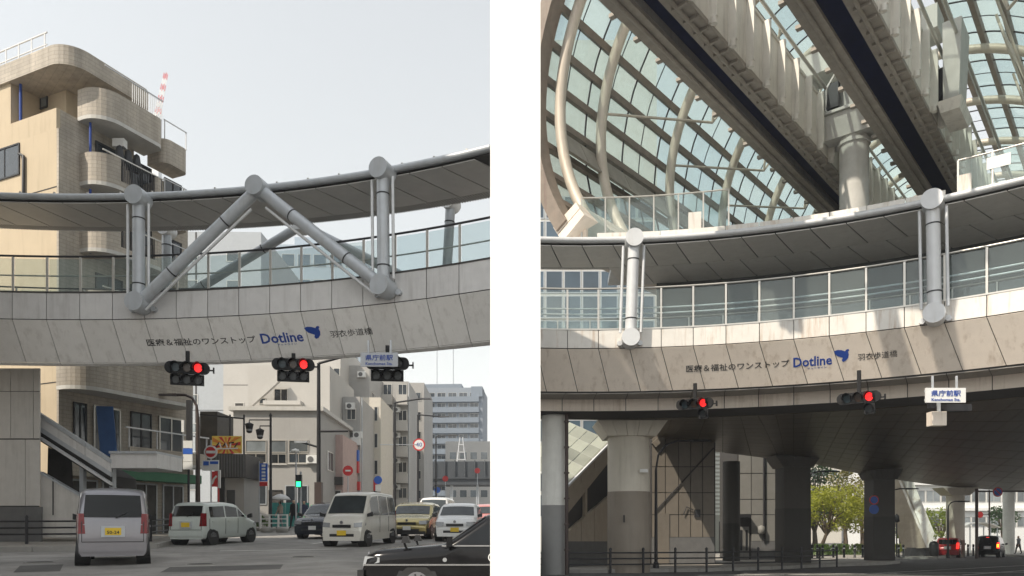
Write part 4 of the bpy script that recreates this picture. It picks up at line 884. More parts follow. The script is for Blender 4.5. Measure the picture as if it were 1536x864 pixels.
def tilemat(name, c1, c2, mortar, scale=8.0):
    m = mat(name, c1, 0.6, var=0); n = m.node_tree.nodes; l = m.node_tree.links; b = n["Principled BSDF"]
    tc = n.new("ShaderNodeTexCoord"); sp = n.new("ShaderNodeSeparateXYZ"); l.new(tc.outputs["Object"], sp.inputs[0]); ad = n.new("ShaderNodeMath"); ad.operation = 'ADD'; l.new(sp.outputs[0], ad.inputs[0]); l.new(sp.outputs[1], ad.inputs[1])
    cb = n.new("ShaderNodeCombineXYZ"); l.new(ad.outputs[0], cb.inputs[0]); l.new(sp.outputs[2], cb.inputs[1])
    br = n.new("ShaderNodeTexBrick"); br.inputs["Scale"].default_value = scale; br.inputs["Color1"].default_value = (*c1, 1); br.inputs["Color2"].default_value = (*c2, 1); br.inputs["Mortar"].default_value = (*mortar, 1); br.inputs["Mortar Size"].default_value = 0.03; br.inputs["Brick Width"].default_value = 0.9; br.inputs["Row Height"].default_value = 0.35
    l.new(cb.outputs[0], br.inputs[0])
    nz = n.new("ShaderNodeTexNoise"); nz.inputs["Scale"].default_value = 0.5; nz.inputs["Detail"].default_value = 6; l.new(tc.outputs["Object"], nz.inputs[0])
    mr = n.new("ShaderNodeMapRange"); mr.inputs[1].default_value = .3; mr.inputs[2].default_value = .7; mr.inputs[3].default_value = .82; mr.inputs[4].default_value = 1.12; l.new(nz.outputs[0], mr.inputs[0])
    vm = n.new("ShaderNodeVectorMath"); vm.operation = 'SCALE'; l.new(br.outputs[0], vm.inputs[0]); l.new(mr.outputs[0], vm.inputs["Scale"]); mp = n.new("ShaderNodeMapping"); mp.inputs["Scale"].default_value = (3.5, 3.5, 0.25); l.new(tc.outputs["Object"], mp.inputs[0]); n2 = n.new("ShaderNodeTexNoise"); n2.inputs["Scale"].default_value = 1.0; n2.inputs["Detail"].default_value = 6; l.new(mp.outputs[0], n2.inputs[0])
    m4 = n.new("ShaderNodeMapRange"); m4.inputs[1].default_value = .35; m4.inputs[2].default_value = .75; m4.inputs[3].default_value = 1.06; m4.inputs[4].default_value = .74; l.new(n2.outputs[0], m4.inputs[0])
    v2 = n.new("ShaderNodeVectorMath"); v2.operation = 'SCALE'; l.new(vm.outputs[0], v2.inputs[0]); l.new(m4.outputs[0], v2.inputs["Scale"]); l.new(v2.outputs[0], b.inputs["Base Color"]); return m
tilemat("tile_beige", (0.45, 0.40, 0.33), (0.40, 0.355, 0.295), (0.33, 0.295, 0.245), 2.2)
# ---------------------------------------------------------------- tan apartment building with rounded tiled balconies
C0 = P(85, 80, 30); fd = Vector((0.447, 1.0)).normalized(); gd = Vector((-fd.y, fd.x)); nout = Vector((fd.y, -fd.x))
Ot = Vector((C0.x, C0.y))+gd*14
ap = Block("apartment_building", "tan apartment building with rounded tiled balconies behind the left footbridge", "building", (Ot.x, Ot.y), -gd, 14.0, 6.6, 0.7, 17.6, "tan_render")
def fpt(L, out, z): q = Vector((C0.x, C0.y))+fd*L+nout*out; return Vector((q.x, q.y, z))
def rr_poly(L0, L1, d0, d1, r, n=8):
    """plan polygon along the facade with its two outer corners rounded"""
    p = [(L0, d0)]
    for k in range(n+1): a = math.pi+(math.pi/2)*k/n; p.append((L0+r+r*math.cos(a), d1-r-r*math.sin(a)))
    for k in range(n+1): a = math.pi/2*(1-k/n); p.append((L1-0.35+0.35*math.cos(a), d1-0.35+0.35*math.sin(a)))
    p.append((L1, d0)); return p
def fprism(poly, z0, z1, m, nm, parent=None, smooth=False):
    lo = [fpt(a, b, z0) for a, b in poly]; hi = [fpt(a, b, z1) for a, b in poly]
    ar = sum(lo[i].x*lo[(i+1) % len(lo)].y-lo[(i+1) % len(lo)].x*lo[i].y for i in range(len(lo)))
    if ar < 0: lo = lo[::-1]; hi = hi[::-1]
    return MB().hexa(lo, hi).build(nm, m, parent or ap.root)
# tiled outer facade layer, top storey, roof band
fprism([(0.002, 0.0), (0.002, 0.12), (6.5, 0.12), (6.5, 0.0)], 0.0, 17.6, "tile_beige", "tiled_facade")
ap.bx(2.0, 11.0, 0.02, 3.0, 17.6, 20.3, "tan_render", "top_storey"); ap.bx(11.0, 12.7, 1.3, 3.9, 17.6, 20.2, "tan_render", "loggia_wall")
ap.bx(11.0, 13.98, 0.0, 0.16, 17.6, 18.45, "tan_render", "loggia_parapet"); fprism([(0.16, -0.16), (0.16, 0.0), (3.6, 0.0), (3.6, -0.16)], 17.6, 18.45, "tile_beige", "loggia_parapet"); MB().tube([ap.pt(11.3, 0.25, 18.4), ap.pt(11.3, 0.25, 20.2)], 0.06, 8).build("down_pipe", "blue_print", ap.root)
fprism(rr_poly(-0.10, 3.9, -4.0, 0.75, 1.0), 20.2, 21.0, "tile_beige", "roof_band")
ap.bx(1.0, 12.4, -0.05, 3.2, 20.3, 20.95, "tan_render", "parapet")
for z0, z1, seg in ((18.35, 19.65, 1), (15.6, 16.95, 0), (12.8, 14.1, 0), (9.95, 11.25, 0), (6.9, 8.3, 2)):
    pL = 0.9 if seg < 2 else -0.02; pr_ = 4.1 if seg < 2 else 5.9
    sl_ = fprism(rr_poly(pL, pr_, 0.0, 1.35, 1.0), z0, z0+0.16, "concrete_pale", "balcony_slab")
    outer = rr_poly(pL, pr_, 0.0, 1.35, 1.0); inner = rr_poly(pL+0.14, pr_-0.14, 0.0, 1.21, 0.88)
    par = MB(); n_ = len(outer); lastz = z1
    for i in range(n_-1):
        if seg == 0 and outer[i][0] > pL+1.55 and outer[i][1] > 1.3 and outer[i+1][0] > pL+1.5: pass
        a, b = outer[i], outer[i+1]; c, d = inner[i+1], inner[i]
        zz = z1
        if seg == 0 and (b[0]-a[0]) > 1.0: zz = z0+0.40
        par.hexa([fpt(*q, z0+0.16) for q in (d, c, b, a)], [fpt(*q, zz) for q in (d, c, b, a)])
    par.build("balcony_parapet", "tile_beige", sl_)
    if seg == 0:
        bl = MB()
        for k in range(20): L = pL+1.1+(pr_-pL-1.6)*k/19; bl.box(fpt(L, 1.28, z0+0.9), (0.03, 0.03, 1.0))
        bl.build("balusters", "dark_metal", sl_); MB().bar(fpt(pL+0.2, 1.28, z1+0.06), fpt(pr_, 1.28, z1+0.06), 0.05, 0.05).build("hand_rail", "alu", sl_)
    if seg == 1:
        bl = MB()
        for k in range(16): L = pL+1.6+(pr_-pL-1.7)*k/15; bl.box(fpt(L, 1.28, z1+0.45), (0.025, 0.025, 0.9))
        bl.build("balusters", "steel_white", sl_); MB().bar(fpt(pL+0.3, 1.28, z1+0.9), fpt(pr_, 1.28, z1+0.9), 0.04, 0.04).build("hand_rail", "steel_white", sl_)
    # second smaller balcony farther along the facade
    if seg < 2:
        s2 = fprism(rr_poly(4.3, 5.7, 0.0, 1.1, 0.4), z0-0.35, z1-0.55, "tile_beige", "balcony_slab")
        for L in (4.4, 5.6): MB().bar(fpt(L, 1.0, z1-0.55), fpt(L, 1.0, z1+0.3), 0.04, 0.04).build("rail_post", "steel_white", s2)
        MB().bar(fpt(4.35, 1.0, z1+0.3), fpt(5.65, 1.0, z1+0.3), 0.04, 0.04).build("hand_rail", "steel_white", s2)
def fwin(L0, L1, z0, z1, out=0.13, m="window_dark", fm="dark_metal"):
    fr = MB()
    for a, b, c, d in ((L0, L1, z0, z0+.08), (L0, L1, z1-.08, z1), (L0, L0+.07, z0, z1), (L1-.07, L1, z0, z1), ((L0+L1)/2-.03, (L0+L1)/2+.03, z0, z1)):
        fr.hexa([fpt(a, out, c), fpt(b, out, c), fpt(b, out+.05, c), fpt(a, out+.05, c)], [fpt(a, out, d), fpt(b, out, d), fpt(b, out+.05, d), fpt(a, out+.05, d)])
    o = fr.build("window", fm, ap.root); MB().hexa([fpt(L0, out, z0), fpt(L1, out, z0), fpt(L1, out+.02, z0), fpt(L0, out+.02, z0)], [fpt(L0, out, z1), fpt(L1, out, z1), fpt(L1, out+.02, z1), fpt(L0, out+.02, z1)]).build("pane", m, o)
for zf_ in (15.6, 12.8, 9.95):
    fwin(1.6, 2.9, zf_+0.25, zf_+2.25); fwin(3.3, 4.4, zf_+0.25, zf_+2.25); fwin(5.1, 6.1, zf_+0.25, zf_+2.2)
MB().box(fpt(2.3, 0.75, 17.9), (0.5, 0.3, 0.35)).build("ceiling_lamp", "white_paint", ap.root)
for L, z in ((1.15, 17.2), (1.15, 14.4)): MB().tube([fpt(L, 0.45, z-1.6), fpt(L, 0.45, z+1.1)], 0.05, 8).build("down_pipe", "blue_print", ap.root)
for k in range(3): MB().lathe([(0.14, 0), (0.2, 0.3), (0.13, 0.75), (0.02, 0.85)], fpt(2.1+0.42*k, 1.0, 16.85), 8).build("hung_laundry", "dark_metal", ap.root)
fwin(4.1, 4.55, 16.95-1.2, 17.4, out=0.6, m="window_pale")
# top storey recess window, front windows and pipes
rc_ = Block.__new__(Block); rc_.__dict__.update(ap.__dict__); rc_.O = ap.O-ap.n*1.3; rc_.winpx(40, 124, 72, 161, m="window_pale", fm="dark_metal", bars=2)
ap.winpx(-14, 229, 30, 262, m="window_dark", fm="dark_metal", bars=1); ap.winpx(-14, 560, 20, 590, m="window_dark", fm="dark_metal")
for u, v0, v1 in ((38, 235, 300), (58, 580, 640)):
    a, z1_ = ap.hit(u, v0); _, z0_ = ap.hit(u, v1); MB().tube([ap.pt(a, -0.08, z0_), ap.pt(a, -0.08, z1_), ap.pt(a-0.3, -0.08, z1_+0.15)], 0.06, 8).build("down_pipe", "dark_metal", ap.root)
for zz in (15.2, 10.4, 7.2): ap.bx(0, 14, -0.012, 0.0, zz, zz+0.04, "joint_dark", "movement_joint")
rl = MB()
for k in range(8): a = 7+k*0.85; rl.bar(ap.pt(a, 0.2, 20.95), ap.pt(a, 0.2, 21.9), 0.04, 0.04)
rl.bar(ap.pt(6.9, 0.2, 21.9), ap.pt(13.1, 0.2, 21.9), 0.05, 0.05).bar(ap.pt(6.9, 0.2, 21.4), ap.pt(13.1, 0.2, 21.4), 0.04, 0.04); rl.build("roof_railing", "steel_white", ap.root)
# street level: recessed shop fronts below the lowest band
fprism([(0.3, 0.12), (0.3, 0.5), (6.5, 0.5), (6.5, 0.12)], 3.4, 4.05, "tile_beige", "shop_fascia")
mat("green_awning", (0.05, 0.16, 0.09), 0.7, var=0.1); mat("shop_dark", (0.05, 0.045, 0.04), 0.6, var=0.3, scale=2); mat("blue_panel", (0.03, 0.10, 0.28), 0.5, var=0.08)
fprism([(1.4, 0.5), (1.4, 1.25), (6.3, 1.25), (6.3, 0.5)], 3.35, 3.75, "green_awning", "shop_awning")
for k, (a, b) in enumerate(((0.5, 1.7), (1.9, 3.2), (3.5, 4.7), (5.0, 6.2))): fwin(a, b, 0.9, 3.3, out=0.14, m="shop_dark", fm="steel_grey")
for k, (a, b) in enumerate(((0.6, 1.2), (1.5, 2.8), (3.3, 4.4), (4.8, 6.2))): fwin(a, b, 4.15, 6.5, out=0.14, m="window_dark", fm="alu" if k % 2 else "dark_metal")
fprism([(2.2, 0.5), (2.2, 1.5), (6.4, 1.5), (6.4, 0.5)], 4.06, 4.2, "concrete_pale", "entrance_slab")
fprism([(2.2, 1.42), (2.2, 1.5), (6.4, 1.5), (6.4, 1.42)], 4.2, 4.75, "tile_beige", "entrance_parapet")
MB().bar(fpt(2.0, 1.5, 5.55), fpt(6.5, 1.5, 5.55), 0.06, 0.06).build("hand_rail", "steel_white", ap.root)
for L in (2.2, 3.6, 5.0, 6.4): MB().bar(fpt(L, 1.46, 4.7), fpt(L, 1.46, 5.55), 0.05, 0.05).build("rail_post", "steel_white", ap.root)
MB().hexa([fpt(1.5, 0.6, 4.3), fpt(1.9, 1.1, 4.3), fpt(2.0, 1.0, 4.3), fpt(1.6, 0.5, 4.3)], [fpt(1.3, 0.6, 6.4), fpt(1.7, 1.1, 6.4), fpt(1.8, 1.0, 6.4), fpt(1.4, 0.5, 6.4)]).build("blue_board", "blue_panel", ap.root)
# ---------------------------------------------------------------- bridge pier with panel cladding, and stairs to the street
mat("pier_panel", (0.56, 0.54, 0.51), 0.5, 0.05, var=0.06, rnd=0.04, dirt=(0.22, 0.2, 0.17), dirtamt=0.4); mat("plinth", (0.12, 0.12, 0.12), 0.7, var=0.12)
pd = 25.9; pi_ = thing("bridge_pier", "broad panel clad pier with dark plinth under the left footbridge", "pier", P(10, 800, pd))
def prect(u0, u1, v0, v1, d0, d1, m, nm, root, gap=0.0):
    a = P(u0, v1, d0); b = P(u1, v0, d0)
    return MB().box(((a.x+b.x)/2, (d0+d1)/2, (a.z+b.z)/2), (b.x-a.x-gap, d1-d0, b.z-a.z-gap)).build(nm, m, root)
MB().hexa([P(u_, 822, d_) for u_, d_ in ((-120, pd+.04), (59, pd+.04), (59, pd+2.6), (-120, pd+2.6))], [Vector((P(u_, 545, d_).x, d_, 6.55)) for u_, d_ in ((-120, pd+.04), (59, pd+.04), (59, pd+2.6), (-120, pd+2.6))]).build("core", "joint_dark", pi_)
for r_, (va, vb, us) in enumerate((((552, 587, (-120, -50, 16, 50, 60))), ((587, 658, (-120, -50, 16, 50, 60))), ((659, 759, (-120, -40, 38, 60))))):
    for a, b in zip(us, us[1:]): prect(a, b, va, vb, pd, pd+0.05, "pier_panel", "cladding_panel", pi_, 0.022)
for a, b in ((-120, 38), (38, 62)): prect(a, b, 760, 822, pd-0.03, pd+0.05, "plinth", "plinth_panel", pi_, 0.01)
stg = thing("street_stairs", "grey covered stairs sloping down from the pier to the street", "stairs", P(100, 800, 26.4))
def slant(u0, v0, u1, v1, hpx, d0, d1, m, nm):
    a, b = P(u0, v0, d0), P(u1, v1, d0); h = hpx/F*d0; y = d1-d0
    return MB().hexa([a-Vector((0, 0, h)), b-Vector((0, 0, h)), b-Vector((0, -y, h)), a-Vector((0, -y, h))], [a, b, b+Vector((0, y, 0)), a+Vector((0, y, 0))]).build(nm, m, stg)
for (ua, va, ub, vb) in ((59, 619, 127, 663.5), (128, 664, 166, 689)):
    slant(ua, va, ub, vb, 6, 26.35, 26.5, "steel_grey", "parapet_cap"); slant(ua, va+6.4, ub, vb+6.4, 14, 26.38, 26.46, "panel_grey_top", "parapet_panel")
slant(59, 645, 166, 714, 16, 26.6, 28.4, "joint_dark", "stair_flight"); slant(59, 640, 166, 708, 7, 26.36, 26.5, "steel_grey", "stringer"); slant(59, 655, 166, 724, 4, 26.34, 26.5, "steel_white", "conduit")
slant(59, 618, 166, 688, 20, 28.3, 28.4, "panel_grey_top", "rear_parapet")
prect(165.5, 236, 680, 702, 26.4, 28.4, "panel_grey_top", "landing_parapet", stg); prect(163, 234, 676.5, 680, 26.3, 28.5, "steel_grey", "landing_cap", stg)
for u, v0, v1 in ((122, 690, 806), (167, 702, 806)): prect(u-3, u+3, v0, v1, 26.7, 26.9, "steel_grey", "support_post", stg)
lw = MB(); pts = [(61, 710), (125, 747), (125, 806), (61, 806)]
lw.hexa([P(u, v, 26.0) for u, v in pts][::-1], [P(u, v, 26.0)+Vector((0, 0.15, 0)) for u, v in pts][::-1]); lw.build("side_wall", "pier_panel", stg)
lw = MB(); pts = [(59, 707), (127, 746.5), (127, 749.5), (59, 710)]
lw.hexa([P(u, v, 25.96) for u, v in pts][::-1], [P(u, v, 25.96)+Vector((0, 0.25, 0)) for u, v in pts][::-1]); lw.build("side_coping", "steel_grey", stg)
MB().box(P(79.5, 745, 25.985), (0.03, 0.03, 1.3)).build("panel_joint", "joint_dark", stg)
tk = [(72, 670), (108, 690), (112, 780), (70, 760)]; lw = MB(); lw.hexa([P(u, v, 27.4) for u, v in tk][::-1], [P(u, v, 28.2) for u, v in tk][::-1]); lw.build("machine_cover", "shop_dark", stg)
# ---------------------------------------------------------------- grey two-storey shop building on the corner
mat("grey_render", (0.36, 0.35, 0.335), 0.8, var=0.07, scale=0.5, bump=0.1, dirt=(0.24, 0.23, 0.21), dirtamt=0.35); mat("pale_render", (0.44, 0.425, 0.40), 0.8, var=0.05, scale=0.5, dirt=(0.4, 0.38, 0.35), dirtamt=0.25); mat("pink_render", (0.46, 0.34, 0.31), 0.8, var=0.08, dirt=(0.3, 0.22, 0.2), dirtamt=0.3); mat("cream_render", (0.56, 0.52, 0.45), 0.8, var=0.06)
q = P(350, 700, 50); z0 = 1.1
sb = Block("shop_building", "grey two-storey corner building with parapet and upper windows", "building", (q.x, q.y), (1, 0.03), 5.9, 16, z0, P(400, 616, 50).z, "grey_render")
sb.bx(-0.25, 6.15, -0.25, 16.2, sb.z1, sb.z1+0.28, "concrete_pale", "parapet_cap")
for a in ((368, 660, 400, 695), (405, 660, 430, 696), (433, 660, 463, 695)):
    a0, z1_ = sb.hit(a[0], a[1]); a1, z0_ = sb.hit(a[2], a[3]); zm = z0_+(z1_-z0_)*0.45
    sb.win(a0, a1, zm+0.03, z1_, m="window_pale", fm="alu", bars=0); sb.win(a0, a1, z0_, zm-0.03, m="window_dark", fm="alu", bars=1, sill=True)
for a in ((369, 722, 382, 757), (386, 722, 400, 757), (428, 728, 444, 786), (446, 728, 462, 786)): sb.winpx(*a, m="window_dark", fm="steel_grey", bars=0)
sb.winpx(403, 735, 424, 786, m="shop_dark", fm="dark_metal", nm="door", bars=0)
for k in range(3): sb.win(2+4*k, 4+4*k, z0+4.2, z0+5.6, "right", m="window_dark")
q = P(372, 600, 56)
hs = Block("white_house", "white flat-roofed house with slanted stair wall above the corner shop", "building", (q.x, q.y), (1, 0.03), 6.2, 10, 1.3, P(400, 548, 56).z, "pale_render")
hs.winpx(411, 583, 432, 604, m="window_dark"); hs.winpx(389, 597, 399, 606, m="window_dark", bars=0)
hs.bx(1.4, 4.2, -0.9, 0, P(400, 606, 55).z, P(400, 600, 55).z, "pale_render", "roof_terrace")
aa = [P(372, 600, 55.2), P(418, 560, 55.2), P(418, 572, 55.2), P(378, 608, 55.2)]; MB().hexa(aa, [x+Vector((0, 0.4, 0)) for x in aa]).build("slanted_wall", "pale_render", hs.root)
# ---------------------------------------------------------------- taller buildings behind
def grid_windows(b, face, n, rows, a_lo, a_hi, z_lo, z_hi, fw=0.55, fh=0.5, m="window_pale", bars=0, fm="alu"):
    for r_ in range(rows):
        zc = z_lo+(z_hi-z_lo)*(r_+0.5)/rows; hh = (z_hi-z_lo)/rows*fh/2
        for k in range(n):
            ac = a_lo+(a_hi-a_lo)*(k+0.5)/n; hw_ = (a_hi-a_lo)/n*fw/2; b.win(ac-hw_, ac+hw_, zc-hh, zc+hh, face, m=m, bars=bars, fm=fm)
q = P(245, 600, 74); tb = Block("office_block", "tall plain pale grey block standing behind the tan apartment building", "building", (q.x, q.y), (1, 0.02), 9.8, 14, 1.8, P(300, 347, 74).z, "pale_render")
grid_windows(tb, "front", 2, 9, 0.8, 9.0, 4, 30, 0.3, 0.35, "window_pale"); tb.bx(3.2, 3.35, -0.02, 0, 1.8, 31, "joint_dark", "expansion_joint"); tb.wall.data.materials[0] = mat("hazy_grey", (0.36, 0.385, 0.41), 0.8, var=0.04)  # wall colour faded towards blue to carry the haze
for zz in (8, 13, 18): tb.bx(0.0, 9.8, -0.012, 0, zz, zz+0.05, "joint_dark", "movement_joint")
q = P(335, 600, 66); tb2 = Block("plain_block", "pale windowless block directly behind the corner shop roof", "building", (q.x, q.y), (1, 0.02), 10.5, 10, 1.6, P(400, 508, 66).z, "pale_render")
for zz in (6, 10, 14): tb2.bx(0.0, 10.5, -0.012, 0, zz, zz+0.05, "joint_dark", "movement_joint")
tb2.winpx(352, 604, 366, 610, bars=0, m="shop_dark"); tb2.winpx(500, 552, 510, 566, bars=0)
mat("blue_cladding", (0.30, 0.36, 0.42), 0.5, 0.1, var=0.05)
q = P(392, 500, 128); tb3 = Block("glass_office", "distant blue grey office block seen through the left footbridge railing", "building", (q.x, q.y), (1, 0.05), 17.5, 20, 3.2, P(450, 366, 128).z, "blue_cladding")
grid_windows(tb3, "front", 6, 10, 0.5, 17, 6, 50, 0.8, 0.5, "window_blue"); tb3.bx(5, 9, 3, 8, tb3.z1, tb3.z1+2.5, "blue_cladding", "roof_plant")
q = P(477, 600, 70); tb4 = Block("grey_office", "plain grey slab building beside the corner shop with tall windows on its side", "building", (q.x, q.y), (1, 0.02), 4.9, 9, 1.7, P(500, 548, 70).z, "grey_render")
for uu in (549, 556): pass
for k in range(3):
    for r_ in range(3): tb4.win(1.0+2.6*k, 2.6+2.6*k, 5+3.6*r_, 7.2+3.6*r_, "right", m="window_dark")
# row of narrow shop houses along the street
def lot(name, label, u0, u1, vtop, d0, depth, m, wins, vb=770):
    q = P(u0, vtop, d0); q2 = P(u1, vtop, d0)
    return Block(name, label, "building", (q.x, q.y), (1, 0.02), q2.x-q.x, depth, SL*d0+0.1, q.z, m)
b1 = lot("pink_shop", "low pink rendered shop with sign band beside the corner building", 483, 514, 652, 55, 8, "pink_render", 0)
b1.bx(-0.05, 1.6, -0.35, 0, 4.4, 5.0, "shop_dark", "shop_awning"); b1.winpx(486, 735, 500, 775, m="shop_dark", bars=0); b1.winpx(502, 735, 512, 775, m="shop_dark", bars=0); b1.winpx(493, 688, 503, 694, m="shop_dark", bars=0, nm="vent")
b2 = lot("narrow_house", "narrow grey house with air conditioners and white shop sign", 514, 540, 595, 61, 7, "grey_render", 0)
for v in (612, 648, 690): b2.winpx(520, v, 534, v+18, m="window_dark")
b2.bx(0.05, 1.5, -0.5, 0, P(0, 668, 61).z, P(0, 657, 61).z, "white_paint", "shop_sign"); b2.bx(0.5, 1.5, -0.4, 0, 4.3, 5.0, "red_sign", "shop_sign"); b2.winpx(517, 730, 536, 772, m="shop_dark", nm="shop_front")
b2.bx(1.0, 1.42, -0.55, -0.1, P(0, 692, 61).z, P(0, 676, 61).z, "blue_sign", "blade_sign"); b2.bx(1.0, 1.42, -0.55, -0.1, P(0, 710, 61).z, P(0, 693, 61).z, "red_sign", "blade_sign")
b3 = lot("cream_house", "cream three-storey house with brown windows in the row of shops", 540, 571, 596, 68, 8, "cream_render", 0)
for v in (610, 650, 690):
    b3.winpx(551, v, 557, v+22, m="window_dark", bars=0); b3.winpx(561, v, 567, v+22, m="window_dark", bars=0)
b3.bx(0.2, 1.6, -0.4, 0, 4.6, 5.6, "red_sign", "shop_sign"); b3.winpx(546, 735, 566, 772, m="shop_dark", nm="shop_front")
b4 = lot("balcony_flats", "grey flats with stacked balconies facing the street", 571, 613, 572, 78, 9, "grey_render", 0)
for k in range(6):
    z = b4.z1-2.6-2.75*k
    if z < 2.6: break
    for a in (0.15, 1.75):
        bb = b4.bx(a, a+1.15, -0.9, 0, z, z+1.05, "pale_render", "balcony"); b4.win(a+0.1, a+1.05, z+1.15, z+2.3, m="window_dark")
b5 = lot("corner_flats", "taller grey flats with small windows at the end of the row", 605, 636, 574, 90, 12, "grey_render", 0)
grid_windows(b5, "front", 2, 6, 0.2, 2.4, 4, b5.z1-0.5, 0.6, 0.45, "window_dark")
# air conditioners, pipes and shop boards on the row
for b_, spots in ((b2, ((0.2, 6.0), (0.9, 8.6), (0.3, 11.0))), (b3, ((0.2, 6.2), (0.2, 9.0))), (b4, ((1.35, 5.2), (1.35, 8.0), (1.35, 10.7), (1.35, 13.4))), (b5, ((1.0, 7.0), (1.0, 10.0))), (sb, ((5.0, 5.6), (0.3, 5.3))), (tb4, ((2.9, 8.2), (2.9, 12.0), (3.8, 15.5)))):
    for a_, z_ in spots:
        o_ = b_.bx(a_, a_+0.75, -0.34, 0, z_, z_+0.55, "white_paint", "air_conditioner"); q_ = b_.pt(a_+0.3, -0.345, z_+0.27); MB().tube([q_, q_+Vector((b_.n.x*0.02, b_.n.y*0.02, 0))], 0.2, 14).build("fan_grille", "plinth", o_)
for b_, a_ in ((b2, 1.62), (b3, 0.1), (b4, 3.0), (sb, 5.75)): MB().tube([b_.pt(a_, -0.07, b_.z0), b_.pt(a_, -0.07, b_.z1-0.1)], 0.05, 6).build("rain_pipe", "steel_grey", b_.root)
# far apartment slab
mat("haze_toned_wall", (0.25, 0.28, 0.32), 0.8, var=0.05); mat("haze_toned_band", (0.20, 0.235, 0.28), 0.8, var=0.05)  # distance haze is put into these blue grey colours
q = P(636, 600, 175); fb = Block("apartment_slab", "distant apartment slab tinted blue grey for haze with rows of balconies above the railway", "building", (q.x, q.y), (1, -0.05), 14.0, 14, 4, P(650, 582, 175).z, "haze_toned_wall")
nfl = 11
for k in range(nfl):
    z = 6+(fb.z1-7)*k/nfl; fb.bx(0.2, 13.2, -0.8, 0, z, z+1.25, "haze_toned_band", "balcony_band")
    for j in range(5): fb.win(0.6+2.6*j, 2.6+2.6*j, z+1.3, z+2.3, m="window_dark", bars=1)
fb.bx(0.0, 9, 0, 6, fb.z1, fb.z1+0.9, "haze_toned_band", "roof_edge"); fb.bx(11.3, 14.0, -0.4, 5, fb.z1-2.2, fb.z1+0.2, "haze_toned_band", "stair_head")
for a in (-5.5, -1.5): MB().tube([fb.pt(a+8, 4, fb.z1), fb.pt(a+8, 4, fb.z1+12)], 0.12, 6).build("antenna", "steel_grey", fb.root)
q = P(668, 700, 150); lb_ = Block("low_office", "pale low building behind the railway bridge", "building", (q.x, q.y), (1, 0), 9.5, 8, 3.6, P(700, 662, 150).z, "pale_render"); grid_windows(lb_, "front", 4, 3, 0.5, 9, 6, lb_.z1-1, 0.7, 0.4, "window_pale")
lt = thing("lattice_tower", "small white lattice tower behind the railway bridge", "tower", P(692, 700, 140)); b_ = P(692, 712, 140); t_ = P(692, 656, 140)
for sx in (-1, 1):
    for sy in (-1, 1): MB().tube([b_+Vector((sx*1.1, sy*1.1, 0)), t_+Vector((sx*.25, sy*.25, 0))], 0.07, 6).build("leg", "steel_white", lt)
for k in range(5): z = b_.z+(t_.z-b_.z)*k/5; w_ = 1.1-0.85*k/5; MB().box((b_.x, b_.y, z), (2*w_, 2*w_, 0.12)).build("platform", "steel_white", lt)
# railway bridge
mat("rail_steel", (0.055, 0.062, 0.07), 0.6, 0.2, var=0.12)
rv = thing("railway_bridge", "dark steel railway bridge crossing the far end of the left street", "bridge", P(690, 740, 118))
for k in range(9):
    ua = 622+k*15; prect(ua, ua+14.4, 692, 716, 118, 118.3, "rail_steel", "girder_panel", rv); prect(ua-0.3, ua+0.9, 690, 718, 117.7, 118, "rail_steel", "stiffener", rv)
prect(622, 757, 718, 727, 117.9, 124, "rail_steel", "bottom_girder", rv); prect(622, 757, 716, 718, 117.6, 124, "rail_steel", "ledge", rv)
for u in (640, 677, 716, 748): prect(u-2, u+2, 727, 785, 119, 120, "steel_grey", "support_post", rv)
# construction crane
cr = thing("tower_crane", "far red and white crane jib rising beside the tan building's roof", "crane", P(239, 200, 160)); a = P(236, 250, 160); m_ = P(235, 178, 160); e = P(249, 110, 160)
MB().bar(P(233, 790, 160), m_, 1.6, 1.6).build("mast", "steel_white", cr)
for k in range(8):
    p0 = m_.lerp(e, k/8); p1 = m_.lerp(e, (k+1)/8); w_ = 0.42-0.02*k; cm = "red_sign" if k % 2 else "white_paint"; jb = MB()
    for sx, sy in ((-1, -1), (1, -1), (1, 1), (-1, 1)): jb.bar(p0+Vector((sx*w_, sy*w_, 0)), p1+Vector((sx*w_, sy*w_, 0)), 0.09, 0.09); jb.bar(p0+Vector((sx*w_, sy*w_, 0)), p1+Vector((-sx*w_, sy*w_, 0)), 0.06, 0.06)
    jb.build("jib_section", cm, cr)
MB().box(m_+Vector((-0.8, 0, -0.5)), (2.2, 2, 2)).build("cab", "white_paint", cr)
